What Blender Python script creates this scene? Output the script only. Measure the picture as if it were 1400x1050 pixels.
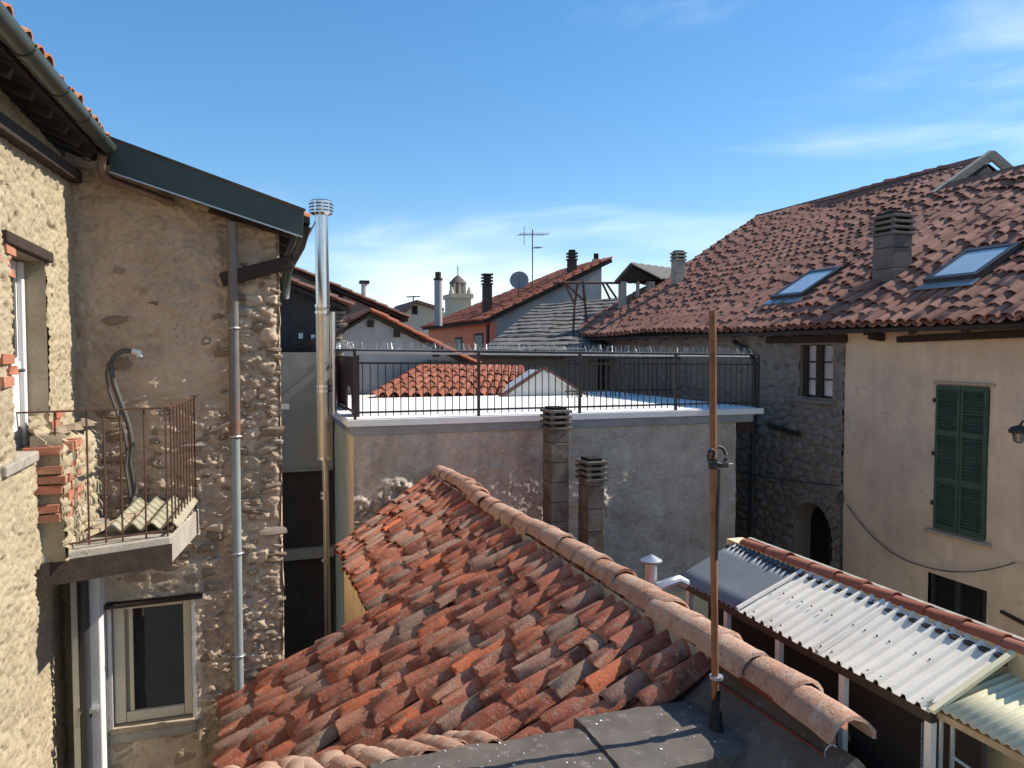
import bpy, math, random
import numpy as np
from mathutils import Vector, Matrix
random.seed(7); rng = np.random.default_rng(7)
R = math.radians
for o in list(bpy.data.objects): bpy.data.objects.remove(o)
SC = bpy.context.scene
COL = SC.collection

# ------------------------------------------------------------------ camera
F = 1057.0; TH = R(19); PI_ = R(2.5); CZ = 6.2       # focal length in pixels of the 1400 px photo, yaw, pitch, eye height
cam = bpy.data.cameras.new('camera'); camo = bpy.data.objects.new('camera', cam); COL.objects.link(camo)
cam.sensor_width = 36; cam.lens = 36 * F / 1400; cam.clip_start = .05; cam.clip_end = 6000
camo.location = (0, 0, CZ); camo.rotation_euler = (R(90) - PI_, 0, -TH)
SC.camera = camo
# ------------------------------------------------------------------ light
SUN_EL = R(40); SUN_AZ = R(-2.2)                      # azimuth from +X, a touch towards the camera side
w = bpy.data.worlds.new('World'); SC.world = w; w.use_nodes = True
nt = w.node_tree; nt.nodes.clear()
def wn(t, **k):
    n = nt.nodes.new(t)
    for a, b in k.items(): setattr(n, a, b)
    return n
sky = wn('ShaderNodeTexSky', sky_type='NISHITA', sun_disc=False, sun_elevation=SUN_EL, sun_rotation=R(90) - SUN_AZ,
         altitude=600, air_density=1.0, dust_density=.25, ozone_density=3.5)
bg = wn('ShaderNodeBackground'); bg.inputs[1].default_value = .15
out = wn('ShaderNodeOutputWorld')
tc = wn('ShaderNodeTexCoord'); sep = wn('ShaderNodeSeparateXYZ'); nt.links.new(tc.outputs['Generated'], sep.inputs[0])
def wmath(op, a, b=None, c=None):
    n = wn('ShaderNodeMath', operation=op)
    for i, x in enumerate((a, b, c)):
        if x is None: continue
        if isinstance(x, (int, float)): n.inputs[i].default_value = x
        else: nt.links.new(x, n.inputs[i])
    return n.outputs[0]
# thin cirrus: stretched noise over the whole dome, denser low above the horizon at every azimuth
CL = (6.5, 4.5, 9.1)
mp = wn('ShaderNodeMapping'); mp.inputs['Location'].default_value = CL; mp.inputs['Rotation'].default_value = (R(4), R(-5), 0); mp.inputs['Scale'].default_value = (1.25, 1.25, 4.4)
nt.links.new(tc.outputs['Generated'], mp.inputs[0])
n1 = wn('ShaderNodeTexNoise'); n1.inputs['Scale'].default_value = 1.15; n1.inputs['Detail'].default_value = 7; n1.inputs['Roughness'].default_value = .52; n1.inputs['Distortion'].default_value = .35
nt.links.new(mp.outputs[0], n1.inputs['Vector'])
b0 = wn('ShaderNodeMapRange', interpolation_type='SMOOTHSTEP'); b0.inputs[1].default_value = .34; b0.inputs[2].default_value = .10; b0.inputs[4].default_value = .15; nt.links.new(sep.outputs[2], b0.inputs[0])
dens = wmath('ADD', n1.outputs[0], b0.outputs[0])
mr = wn('ShaderNodeMapRange', interpolation_type='SMOOTHSTEP'); mr.inputs[1].default_value = .56; mr.inputs[2].default_value = .80; mr.inputs[4].default_value = .8
nt.links.new(dens, mr.inputs[0])
mx = wn('ShaderNodeMix', data_type='RGBA'); mx.inputs[7].default_value = (4.6, 5.0, 5.2, 1)
hs = wn('ShaderNodeHueSaturation'); hs.inputs['Saturation'].default_value = 1.42; gm = wn('ShaderNodeGamma'); gm.inputs[1].default_value = .74; nt.links.new(sky.outputs[0], gm.inputs[0]); nt.links.new(gm.outputs[0], hs.inputs['Color'])
nt.links.new(mr.outputs[0], mx.inputs[0]); nt.links.new(hs.outputs[0], mx.inputs[6])
nt.links.new(mx.outputs[2], bg.inputs[0]); nt.links.new(bg.outputs[0], out.inputs[0])
sl = bpy.data.lights.new('sun', 'SUN'); sl.energy = 4.05; sl.angle = R(.5); sl.color = (1, .93, .82)
so = bpy.data.objects.new('sun', sl); COL.objects.link(so)
sv = Vector((math.cos(SUN_EL) * math.cos(SUN_AZ), math.cos(SUN_EL) * math.sin(SUN_AZ), math.sin(SUN_EL)))
so.rotation_euler = sv.to_track_quat('Z', 'Y').to_euler(); so.location = (30, -2, 30)
SC.view_settings.view_transform = 'Standard'; SC.view_settings.look = 'None'; SC.view_settings.gamma = 1
SC.view_settings.exposure = 0.86; SC.view_settings.use_curve_mapping = False

# ------------------------------------------------------------------ pixel -> point on a plane
def ray(px, py):
    a = (px - 700) / F; b = (525 - py) / F
    d = np.array([a, math.cos(PI_) + b * math.sin(PI_), -math.sin(PI_) + b * math.cos(PI_)])
    c, s = math.cos(TH), math.sin(TH)
    return np.array([d[0] * c + d[1] * s, -d[0] * s + d[1] * c, d[2]])
def at(px, py, X=None, Y=None, Z=None):
    d = ray(px, py)
    t = X / d[0] if X is not None else Y / d[1] if Y is not None else (Z - CZ) / d[2]
    p = d * t
    return Vector((p[0], p[1], p[2] + CZ))
def pix(p):
    c, s = math.cos(TH), math.sin(TH); z = p[2] - CZ
    x = p[0] * c - p[1] * s; y = p[0] * s + p[1] * c
    dep = y * math.cos(PI_) - z * math.sin(PI_); up = y * math.sin(PI_) + z * math.cos(PI_)
    return 700 + F * x / max(dep, .01), 525 - F * up / max(dep, .01), dep

# ------------------------------------------------------------------ noise
def _h(ix, iy, s):
    n = (ix.astype(np.int64) * 374761393 + iy.astype(np.int64) * 668265263 + s * 974634541) & 0x7fffffff
    n = ((n ^ (n >> 13)) * 1274126177) & 0x7fffffff
    return ((n ^ (n >> 16)) & 0xffffff) / float(0xffffff)
def vnoise(x, y, s=0):
    ix = np.floor(x); iy = np.floor(y); fx = x - ix; fy = y - iy
    ux = fx * fx * (3 - 2 * fx); uy = fy * fy * (3 - 2 * fy)
    a = _h(ix, iy, s); b = _h(ix + 1, iy, s); c = _h(ix, iy + 1, s); d = _h(ix + 1, iy + 1, s)
    return (a * (1 - ux) + b * ux) * (1 - uy) + (c * (1 - ux) + d * ux) * uy
def fbm(x, y, s=0, o=4, g=.5):
    r = 0; a = 1; t = 0
    for k in range(o):
        r = r + a * vnoise(x * 2 ** k + 17.3 * k, y * 2 ** k - 9.1 * k, s + k); t += a; a *= g
    return r / t
def worley(x, y, s=0):
    ix = np.floor(x); iy = np.floor(y)
    f1 = np.full(x.shape, 9.); f2 = np.full(x.shape, 9.); cid = np.zeros(x.shape)
    for dx in (-1, 0, 1):
        for dy in (-1, 0, 1):
            jx = ix + dx; jy = iy + dy
            px = jx + .1 + .8 * _h(jx, jy, s); py = jy + .1 + .8 * _h(jx, jy, s + 5)
            d = np.hypot(px - x, py - y); h = _h(jx, jy, s + 9)
            cl = d < f1
            f2 = np.where(cl, f1, np.minimum(f2, d)); cid = np.where(cl, h, cid); f1 = np.where(cl, d, f1)
    return f1, f2, cid
def sst(a, b, x):
    t = np.clip((x - a) / (b - a), 0, 1); return t * t * (3 - 2 * t)

# ------------------------------------------------------------------ materials
def material(name, ramp, scale=3., detail=6, rough=.85, bump=.4, bscale=40., spots=None, spec=.25, metal=0., streak=0., use_tint=0., mixn=.6, bdist=.01, fine=0., cracks=0.):
    m = bpy.data.materials.new(name); m.use_nodes = True; t = m.node_tree; N = t.nodes; L = t.links
    b = N['Principled BSDF']; b.inputs['Roughness'].default_value = rough; b.inputs['Metallic'].default_value = metal
    b.inputs['Specular IOR Level'].default_value = spec
    geo = N.new('ShaderNodeNewGeometry'); pos = geo.outputs['Position']
    ns = N.new('ShaderNodeTexNoise'); ns.inputs['Scale'].default_value = scale; ns.inputs['Detail'].default_value = detail; ns.inputs['Roughness'].default_value = .62
    L.new(pos, ns.inputs['Vector'])
    def ma(op, a, b2):
        n = N.new('ShaderNodeMath'); n.operation = op
        for i, x in enumerate((a, b2)):
            if isinstance(x, (int, float)): n.inputs[i].default_value = x
            else: L.new(x, n.inputs[i])
        return n.outputs[0]
    fac = ma('ADD', ma('MULTIPLY', ma('SUBTRACT', ns.outputs[0], .5), mixn * 2), .5)
    if fine:
        nf = N.new('ShaderNodeTexNoise'); nf.inputs['Scale'].default_value = scale * 9; nf.inputs['Detail'].default_value = 5; L.new(pos, nf.inputs['Vector'])
        fac = ma('ADD', fac, ma('MULTIPLY', ma('SUBTRACT', nf.outputs[0], .5), fine * 2))
    if use_tint:
        at_ = N.new('ShaderNodeAttribute'); at_.attribute_name = 'tint'
        oi = N.new('ShaderNodeObjectInfo')
        tn = ma('FRACT', ma('ADD', at_.outputs['Fac'], ma('MULTIPLY', oi.outputs['Random'], 0.0 if use_tint < 0 else 1.0)), 0)
        ut = abs(use_tint)
        fac = ma('ADD', ma('MULTIPLY', tn, ut), ma('MULTIPLY', fac, 1 - ut))
    if streak:
        mpn = N.new('ShaderNodeMapping'); mpn.inputs['Scale'].default_value = (3.2, 3.2, .35); L.new(pos, mpn.inputs[0])
        n2 = N.new('ShaderNodeTexNoise'); n2.inputs['Scale'].default_value = 1.6; n2.inputs['Detail'].default_value = 4; L.new(mpn.outputs[0], n2.inputs['Vector'])
        fac = ma('ADD', fac, ma('MULTIPLY', ma('SUBTRACT', n2.outputs[0], .5), streak * 2))
    cr = N.new('ShaderNodeValToRGB'); els = cr.color_ramp.elements
    while len(els) < len(ramp): els.new(.5)
    for e, (p, c) in zip(els, ramp): e.position = p; e.color = (*c, 1)
    L.new(fac, cr.inputs[0]); col = cr.outputs[0]
    for sp in (spots or []):
        sc, lo, hi, c, amt = sp
        n3 = N.new('ShaderNodeTexNoise'); n3.inputs['Scale'].default_value = sc; n3.inputs['Detail'].default_value = 5; n3.inputs['Roughness'].default_value = .65
        ad = N.new('ShaderNodeVectorMath'); ad.operation = 'ADD'; ad.inputs[1].default_value = (sc * 1.3, 7.7, hi * 9); L.new(pos, ad.inputs[0]); L.new(ad.outputs[0], n3.inputs['Vector'])
        r3 = N.new('ShaderNodeMapRange'); r3.inputs[1].default_value = lo; r3.inputs[2].default_value = hi; r3.inputs[4].default_value = amt; L.new(n3.outputs[0], r3.inputs[0])
        mxx = N.new('ShaderNodeMix'); mxx.data_type = 'RGBA'; mxx.inputs[7].default_value = (*c, 1); L.new(r3.outputs[0], mxx.inputs[0]); L.new(col, mxx.inputs[6]); col = mxx.outputs[2]
    if cracks:
        dn1 = N.new('ShaderNodeTexNoise'); dn1.inputs['Scale'].default_value = 3.; dn1.inputs['Detail'].default_value = 4; L.new(pos, dn1.inputs['Vector'])
        vm = N.new('ShaderNodeVectorMath'); vm.operation = 'MULTIPLY_ADD'; vm.inputs[1].default_value = (.5, .5, .5); L.new(dn1.outputs['Color'], vm.inputs[0]); L.new(pos, vm.inputs[2])
        vo = N.new('ShaderNodeTexVoronoi'); vo.feature = 'DISTANCE_TO_EDGE'; vo.inputs['Scale'].default_value = cracks; L.new(vm.outputs[0], vo.inputs['Vector'])
        vr = N.new('ShaderNodeMapRange'); vr.inputs[1].default_value = .008; vr.inputs[2].default_value = .001; vr.inputs[4].default_value = .38; L.new(vo.outputs[0], vr.inputs[0])
        mk = N.new('ShaderNodeTexNoise'); mk.inputs['Scale'].default_value = .9; L.new(pos, mk.inputs['Vector'])
        mkr = N.new('ShaderNodeMapRange'); mkr.inputs[1].default_value = .48; mkr.inputs[2].default_value = .58; L.new(mk.outputs[0], mkr.inputs[0])
        mxx = N.new('ShaderNodeMix'); mxx.data_type = 'RGBA'; mxx.inputs[7].default_value = (.09, .075, .062, 1); L.new(ma('MULTIPLY', vr.outputs[0], mkr.outputs[0]), mxx.inputs[0]); L.new(col, mxx.inputs[6]); col = mxx.outputs[2]
    L.new(col, b.inputs['Base Color'])
    if bump:
        n4 = N.new('ShaderNodeTexNoise'); n4.inputs['Scale'].default_value = bscale; n4.inputs['Detail'].default_value = 5; n4.inputs['Roughness'].default_value = .65; L.new(pos, n4.inputs['Vector'])
        bp = N.new('ShaderNodeBump'); bp.inputs['Strength'].default_value = bump; bp.inputs['Distance'].default_value = bdist; L.new(n4.outputs[0], bp.inputs['Height']); L.new(bp.outputs[0], b.inputs['Normal'])
    return m
M = {}
M['tile'] = material('old_terracotta', [(0, (.10, .045, .03)), (.14, (.21, .068, .04)), (.34, (.33, .105, .06)), (.54, (.38, .135, .08)), (.68, (.34, .18, .125)), (.76, (.25, .17, .125)), (.82, (.42, .13, .07)), (.91, (.54, .145, .06)), (1, (.62, .16, .06))],
    scale=9, mixn=.5, use_tint=.8, fine=.16, bump=.8, bscale=55, bdist=.009, spots=[(10, .53, .66, (.29, .24, .18), .62), (34, .58, .66, (.46, .41, .32), .5), (8, .55, .68, (.055, .042, .03), .65), (28, .60, .68, (.06, .048, .035), .55)])
M['tile_ridge'] = material('ridge_terracotta', [(0, (.26, .12, .075)), (.3, (.38, .19, .12)), (.6, (.44, .26, .18)), (1, (.50, .34, .25))], scale=7, mixn=.8, use_tint=.5, fine=.22, bump=.8, bscale=55, bdist=.01,
    spots=[(11, .50, .64, (.44, .38, .29), .65), (30, .56, .66, (.12, .095, .07), .6), (6, .60, .72, (.15, .12, .09), .5)])
M['tile_orange'] = material('orange_terracotta', [(0, (.36, .13, .065)), (.5, (.46, .17, .085)), (1, (.42, .22, .13))], scale=8, use_tint=.5, bump=.4, bscale=60, bdist=.005, spots=[(14, .58, .72, (.42, .36, .28), .5)])
M['tile_red'] = material('red_brown_terracotta', [(0, (.20, .065, .04)), (.6, (.29, .10, .06)), (1, (.33, .15, .10))], scale=8, use_tint=.5, bump=.4, bscale=60, bdist=.005, spots=[(14, .58, .72, (.30, .2, .15), .5)])
M['tile_far'] = material('weathered_terracotta', [(0, (0.143, 0.060, 0.042)), (.3, (0.241, 0.102, 0.069)), (.55, (0.312, 0.141, 0.096)), (.8, (0.357, 0.179, 0.131)), (1, (0.428, 0.170, 0.101))], scale=1.1, mixn=.7, use_tint=.40, fine=.12, bump=.5, bscale=40,
    spots=[(.9, .52, .70, (.17, .09, .065), .5), (3.2, .58, .74, (.11, .075, .06), .5), (24, .59, .70, (.36, .28, .22), .4)])
M['tile_new'] = material('clean_terracotta', [(0, (.27, .085, .05)), (1, (.38, .13, .075))], scale=5, use_tint=.5, bump=.3, spots=[(9, .6, .75, (.2, .13, .1), .5)])
M['tile_dark'] = material('brown_terracotta', [(0, (.12, .06, .045)), (1, (.22, .11, .08))], scale=3, use_tint=.5, bump=.3)
M['slate'] = material('grey_slate', [(0, (.07, .068, .066)), (.6, (.13, .125, .12)), (1, (.19, .18, .165))], scale=3, use_tint=.5, bump=.4, spots=[(12, .58, .7, (.33, .31, .27), .5)])
M['deck'] = material('roof_boards', [(0, (.03, .022, .017)), (1, (.06, .045, .035))], bump=.2)
M['wood'] = material('old_dark_wood', [(0, (.022, .015, .012)), (.6, (.05, .034, .026)), (1, (.085, .06, .045))], scale=12, bump=.6, bscale=60)
M['wood_light'] = material('bleached_wood', [(0, (.30, .22, .14)), (1, (.50, .40, .28))], scale=14, bump=.4)
M['roughcast'] = material('sunlit_roughcast', [(0, (.23, .18, .115)), (.35, (.35, .285, .185)), (.6, (.45, .375, .25)), (1, (.54, .46, .32))], scale=4, mixn=.55, fine=.16, use_tint=-.35, bump=.8, bscale=95, bdist=.012,
    spots=[(3.0, .60, .74, (.30, .215, .14), .5), (26, .60, .70, (.17, .125, .08), .55)])
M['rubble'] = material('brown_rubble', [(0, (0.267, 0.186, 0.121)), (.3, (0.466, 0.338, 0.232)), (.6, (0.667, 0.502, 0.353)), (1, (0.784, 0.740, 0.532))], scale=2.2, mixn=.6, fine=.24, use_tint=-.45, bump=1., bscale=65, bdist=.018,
    spots=[(8, .54, .68, (.40, .355, .295), .4), (2.5, .52, .7, (.27, .22, .18), .5), (6, .60, .72, (.30, .16, .11), .45), (30, .60, .70, (.075, .055, .04), .6)])
M['stone'] = material('field_stone', [(0, (0.154, 0.101, 0.067)), (.35, (0.250, 0.184, 0.129)), (.65, (0.332, 0.256, 0.184)), (.85, (0.297, 0.262, 0.220)), (1, (0.428, 0.344, 0.244))], scale=7, mixn=.4, use_tint=.6, fine=.12, bump=.8, bscale=60, bdist=.012,
    spots=[(15, .57, .7, (.15, .10, .065), .5), (34, .62, .71, (.36, .31, .25), .35)])
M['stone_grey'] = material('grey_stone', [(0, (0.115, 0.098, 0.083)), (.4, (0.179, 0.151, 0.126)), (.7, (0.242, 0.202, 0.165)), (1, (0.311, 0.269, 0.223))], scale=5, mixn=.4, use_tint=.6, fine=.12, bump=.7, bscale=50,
    spots=[(9, .62, .74, (.22, .11, .075), .4)])
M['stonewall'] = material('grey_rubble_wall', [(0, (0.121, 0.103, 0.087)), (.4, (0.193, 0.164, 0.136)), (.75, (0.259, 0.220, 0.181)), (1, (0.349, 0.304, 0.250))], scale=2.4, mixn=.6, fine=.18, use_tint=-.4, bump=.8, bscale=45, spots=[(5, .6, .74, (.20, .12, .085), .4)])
M['terrace'] = material('grey_brown_plaster', [(0, (0.272, 0.225, 0.179)), (.35, (0.425, 0.359, 0.289)), (.65, (0.542, 0.466, 0.384)), (1, (0.725, 0.646, 0.528))], scale=3.2, mixn=.7, fine=.34, use_tint=-.3, streak=.25, cracks=1.1, bump=1., bscale=40, bdist=.018,
    spots=[(1.8, .53, .70, (.27, .195, .14), .5), (5, .54, .68, (.46, .42, .36), .5), (18, .58, .70, (.14, .11, .09), .6)])
M['yellow_plaster'] = material('yellowish_plaster', [(0, (0.508, 0.404, 0.239)), (.5, (0.673, 0.553, 0.351)), (1, (0.777, 0.673, 0.463))], scale=2, streak=.3, bump=.5, bscale=40, spots=[(3, .58, .72, (.24, .19, .125), .5)])
M['cream_plaster'] = material('beige_plaster', [(0, (0.525, 0.390, 0.265)), (.4, (0.631, 0.480, 0.328)), (.75, (0.700, 0.541, 0.377)), (1, (0.777, 0.617, 0.441))], scale=.9, mixn=.9, streak=.45, fine=.12, cracks=.8, bump=.6, bscale=30, spots=[(.7, .50, .72, (.42, .315, .27), .6), (1.7, .56, .74, (.35, .31, .275), .55), (9, .64, .75, (.30, .25, .21), .4)])
M['grey_plaster'] = material('grey_plaster', [(0, (0.250, 0.244, 0.237)), (.5, (0.362, 0.356, 0.344)), (1, (0.475, 0.463, 0.444))], scale=1.4, streak=.2, bump=.4, bscale=20, spots=[(3, .6, .75, (.17, .155, .14), .5)])
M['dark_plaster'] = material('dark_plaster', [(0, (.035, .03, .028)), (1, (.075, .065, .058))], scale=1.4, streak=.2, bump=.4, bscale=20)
M['alley_plaster'] = material('alley_plaster', [(0, (.34, .29, .225)), (1, (.48, .42, .335))], scale=1.4, streak=.3, bump=.4, bscale=20)
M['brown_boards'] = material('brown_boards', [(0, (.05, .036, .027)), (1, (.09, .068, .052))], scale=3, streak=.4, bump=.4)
M['white_plaster'] = material('white_plaster', [(0, (.62, .60, .55)), (1, (.76, .74, .69))], scale=3, streak=.15, bump=.3, bscale=60, spots=[(14, .62, .72, (.32, .29, .25), .5)])
M['orange_plaster'] = material('orange_plaster', [(0, (.74, .20, .10)), (1, (.80, .27, .15))], scale=.8, streak=.15, bump=.1)
M['far_plaster'] = material('cream_plaster_far', [(0, (.45, .38, .28)), (1, (.55, .47, .36))], scale=.8, bump=.1)
M['concrete'] = material('old_concrete', [(0, (0.228, 0.202, 0.167)), (.5, (0.348, 0.312, 0.259)), (1, (0.482, 0.436, 0.364))], scale=5, fine=.15, streak=.15, bump=.6, bscale=60, spots=[(8, .57, .7, (.13, .115, .10), .6)])
M['concrete_dark'] = material('dark_concrete', [(0, (.085, .072, .062)), (.5, (.145, .122, .105)), (1, (.20, .17, .148))], scale=5, fine=.15, streak=.15, bump=.6, bscale=60, spots=[(8, .57, .7, (.09, .075, .065), .6)])
M['concrete_moss'] = material('mossy_concrete', [(0, (0.058, 0.051, 0.039)), (.4, (0.117, 0.105, 0.085)), (.7, (0.171, 0.156, 0.130)), (1, (0.257, 0.238, 0.204))], scale=3.5, mixn=.9, fine=.2, streak=.15, bump=.8, bscale=55, bdist=.012, spots=[(5, .52, .66, (.085, .072, .055), .7), (20, .58, .68, (.40, .37, .30), .5)])
M['concrete_pale'] = material('pale_concrete', [(0, (.66, .65, .62)), (1, (.80, .79, .76))], scale=2.5, bump=.2, bscale=60, spots=[(2.2, .60, .78, (.45, .43, .40), .4)])
M['slab_edge'] = material('slab_edge_concrete', [(0, (.20, .20, .20)), (1, (.36, .355, .345))], scale=3, streak=.2, bump=.4, bscale=40)
M['brick'] = material('red_brick', [(0, (.33, .11, .065)), (.5, (.40, .16, .095)), (1, (.45, .25, .16))], scale=9, use_tint=.5, bump=.6, bscale=80, bdist=.006, spots=[(20, .56, .68, (.46, .38, .27), .55)])
M['membrane'] = material('bitumen_sheet', [(0, (0.058, 0.046, 0.038)), (.5, (0.098, 0.079, 0.065)), (1, (0.142, 0.116, 0.095))], scale=3.5, mixn=.7, fine=.12, rough=.72, spec=.35, bump=.5, bscale=120, bdist=.004, spots=[(4, .52, .66, (.115, .098, .085), .7), (14, .56, .68, (.22, .19, .165), .6), (60, .69, .72, (.55, .54, .5), .8)])
M['tar_and_shade'] = material('black_tar_and_shade', [(0, (.008, .008, .009)), (1, (.022, .02, .02))], rough=.6, bump=.5, bscale=40)  # tar at the mast foot; on the parapet walls the black paints shade
M['dropping'] = material('bird_dropping', [(0, (.66, .66, .62)), (1, (.8, .8, .76))], bump=.2)
M['rust'] = material('rusty_steel', [(0, (0.092, 0.035, 0.019)), (.45, (0.205, 0.078, 0.032)), (.75, (0.302, 0.130, 0.057)), (1, (0.184, 0.092, 0.059))], scale=11, mixn=.6, fine=.2, rough=.5, spec=.4, metal=.15, bump=.35, bscale=80, bdist=.003, streak=.35)
M['dark_iron'] = material('dark_iron', [(0, (.02, .017, .016)), (1, (.05, .038, .032))], scale=20, rough=.6, spec=.4, bump=.3)
M['iron_brown'] = material('rusty_brown_iron', [(0, (.055, .03, .022)), (1, (.13, .065, .042))], scale=25, rough=.7, bump=.3)
M['galv'] = material('galvanised_steel', [(0, (.33, .35, .36)), (1, (.5, .52, .53))], scale=8, rough=.38, spec=.5, metal=.6, bump=.1)
M['inox'] = material('stainless_steel', [(0, (.52, .51, .50)), (1, (.66, .65, .63))], scale=6, rough=.2, metal=1., bump=.05, bscale=15)
M['inox_old'] = material('tarnished_steel', [(0, (.42, .37, .29)), (1, (.55, .49, .40))], scale=6, rough=.34, metal=.85, bump=.08)
M['green_metal'] = material('dark_green_sheet', [(0, (.02, .034, .03)), (1, (.036, .058, .05))], scale=5, rough=.42, spec=.5, bump=.08, spots=[(40, .66, .72, (.13, .14, .12), .5)])
M['green_gutter'] = material('grey_green_gutter', [(0, (0.036, 0.045, 0.037)), (1, (0.060, 0.072, 0.060))], scale=6, rough=.45, spec=.5, bump=.1)
M['copper_pipe'] = material('brown_painted_pipe', [(0, (.13, .075, .055)), (1, (.22, .13, .10))], scale=9, rough=.4, spec=.5, bump=.15)
M['downpipe'] = material('grey_downpipe', [(0, (.20, .235, .23)), (1, (.30, .335, .325))], scale=6, rough=.4, spec=.5, bump=.1, spots=[(7, .62, .75, (.24, .12, .06), .6)])
M['downpipe_old'] = material('stained_downpipe', [(0, (.10, .085, .075)), (.6, (.17, .15, .135)), (1, (.22, .20, .185))], scale=4, rough=.5, spec=.4, bump=.1, streak=.3, spots=[(3, .52, .64, (.22, .085, .04), .8)])
M['dark_pipe'] = material('dark_pipe', [(0, (.025, .025, .027)), (1, (.05, .05, .052))], rough=.45, spec=.5, bump=.1)
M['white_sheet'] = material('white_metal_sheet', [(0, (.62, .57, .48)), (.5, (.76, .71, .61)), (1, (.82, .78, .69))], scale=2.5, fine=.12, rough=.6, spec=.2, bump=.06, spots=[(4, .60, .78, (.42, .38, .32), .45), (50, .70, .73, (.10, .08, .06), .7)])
M['shade_toned_sheet'] = material('shade_blue_sheet', [(0, (.15, .165, .18)), (1, (.225, .24, .255))], scale=3, rough=.5, bump=.1, spots=[(8, .6, .75, (.22, .22, .21), .4)])  # blue-grey puts the shade over this end of the roof into the colour
M['yellow_sheet'] = material('yellowed_plastic_sheet', [(0, (.60, .54, .33)), (1, (.74, .69, .48))], scale=3, rough=.6, spec=.2, bump=.06, spots=[(40, .68, .72, (.12, .1, .07), .7)])
M['fibre'] = material('mossy_fibre_cement', [(0, (.20, .18, .11)), (.5, (.32, .29, .20)), (1, (.42, .38, .28))], scale=9, fine=.2, bump=.6, bscale=90, spots=[(12, .58, .7, (.16, .155, .07), .6)])
M['white_paint'] = material('white_paint', [(0, (.60, .59, .56)), (1, (.74, .73, .70))], scale=10, rough=.5, bump=.15, spots=[(14, .62, .72, (.42, .38, .31), .6)])
M['cream_paint'] = material('cream_paint', [(0, (.52, .46, .34)), (1, (.64, .57, .43))], scale=10, rough=.5, bump=.1, spots=[(10, .62, .74, (.36, .31, .22), .5)])
M['green_shutter'] = material('green_shutter_paint', [(0, (.032, .055, .038)), (.5, (.050, .085, .058)), (1, (.085, .115, .085))], scale=5, mixn=.8, fine=.15, streak=.3, use_tint=.3, rough=.65, bump=.3, spots=[(25, .64, .72, (.09, .12, .09), .5)])
M['red_metal'] = material('red_brown_metal', [(0, (.16, .035, .028)), (1, (.25, .06, .045))], scale=7, rough=.45, spec=.5, bump=.1)
M['maroon'] = material('maroon_panel', [(0, (.055, .018, .016)), (1, (.085, .03, .025))], scale=4, rough=.6, bump=.15)
M['cable_grey'] = material('grey_conduit', [(0, (0.067, 0.065, 0.059)), (1, (0.113, 0.109, 0.099))], scale=12, rough=.6, bump=.1)
M['ground'] = material('courtyard_ground', [(0, (.09, .08, .07)), (1, (.18, .165, .145))], scale=.6, bump=.4, bscale=8)
M['hill'] = material('wooded_hill', [(0, (.045, .07, .055)), (1, (.085, .115, .085))], scale=.02, bump=0)
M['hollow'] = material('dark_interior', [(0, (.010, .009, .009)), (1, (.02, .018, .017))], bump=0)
M['dish'] = material('grey_dish', [(0, (.22, .22, .22)), (1, (.3, .3, .3))], bump=0)
def glass(name, base, rough=.06, spec=1.0):
    m = bpy.data.materials.new(name); m.use_nodes = True; b = m.node_tree.nodes['Principled BSDF']
    N = m.node_tree.nodes; L = m.node_tree.links
    b.inputs['Roughness'].default_value = rough; b.inputs['Specular IOR Level'].default_value = spec; b.inputs['IOR'].default_value = 1.6
    g = N.new('ShaderNodeNewGeometry'); n = N.new('ShaderNodeTexNoise'); n.inputs['Scale'].default_value = 2.5; L.new(g.outputs['Position'], n.inputs['Vector'])
    r = N.new('ShaderNodeValToRGB'); r.color_ramp.elements[0].color = (*[c * .8 for c in base], 1); r.color_ramp.elements[1].color = (*[c * 1.15 for c in base], 1); L.new(n.outputs[0], r.inputs[0]); L.new(r.outputs[0], b.inputs['Base Color'])
    bp = N.new('ShaderNodeBump'); bp.inputs['Strength'].default_value = .04; L.new(n.outputs[0], bp.inputs['Height']); L.new(bp.outputs[0], b.inputs['Normal'])
    return m
M['glass_dark'] = glass('dark_window_glass', (.012, .011, .012), .02, .7)
M['glass_curtain'] = glass('curtained_glass', (.36, .37, .38), .15)
M['glass_sky'] = glass('skylight_glass', (.40, .47, .52), .06, 1.0)  # pale blue base puts the bright sky reflection into the colour, over a blind
M['glass_far'] = glass('far_window_glass', (.10, .10, .11), .2)

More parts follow.
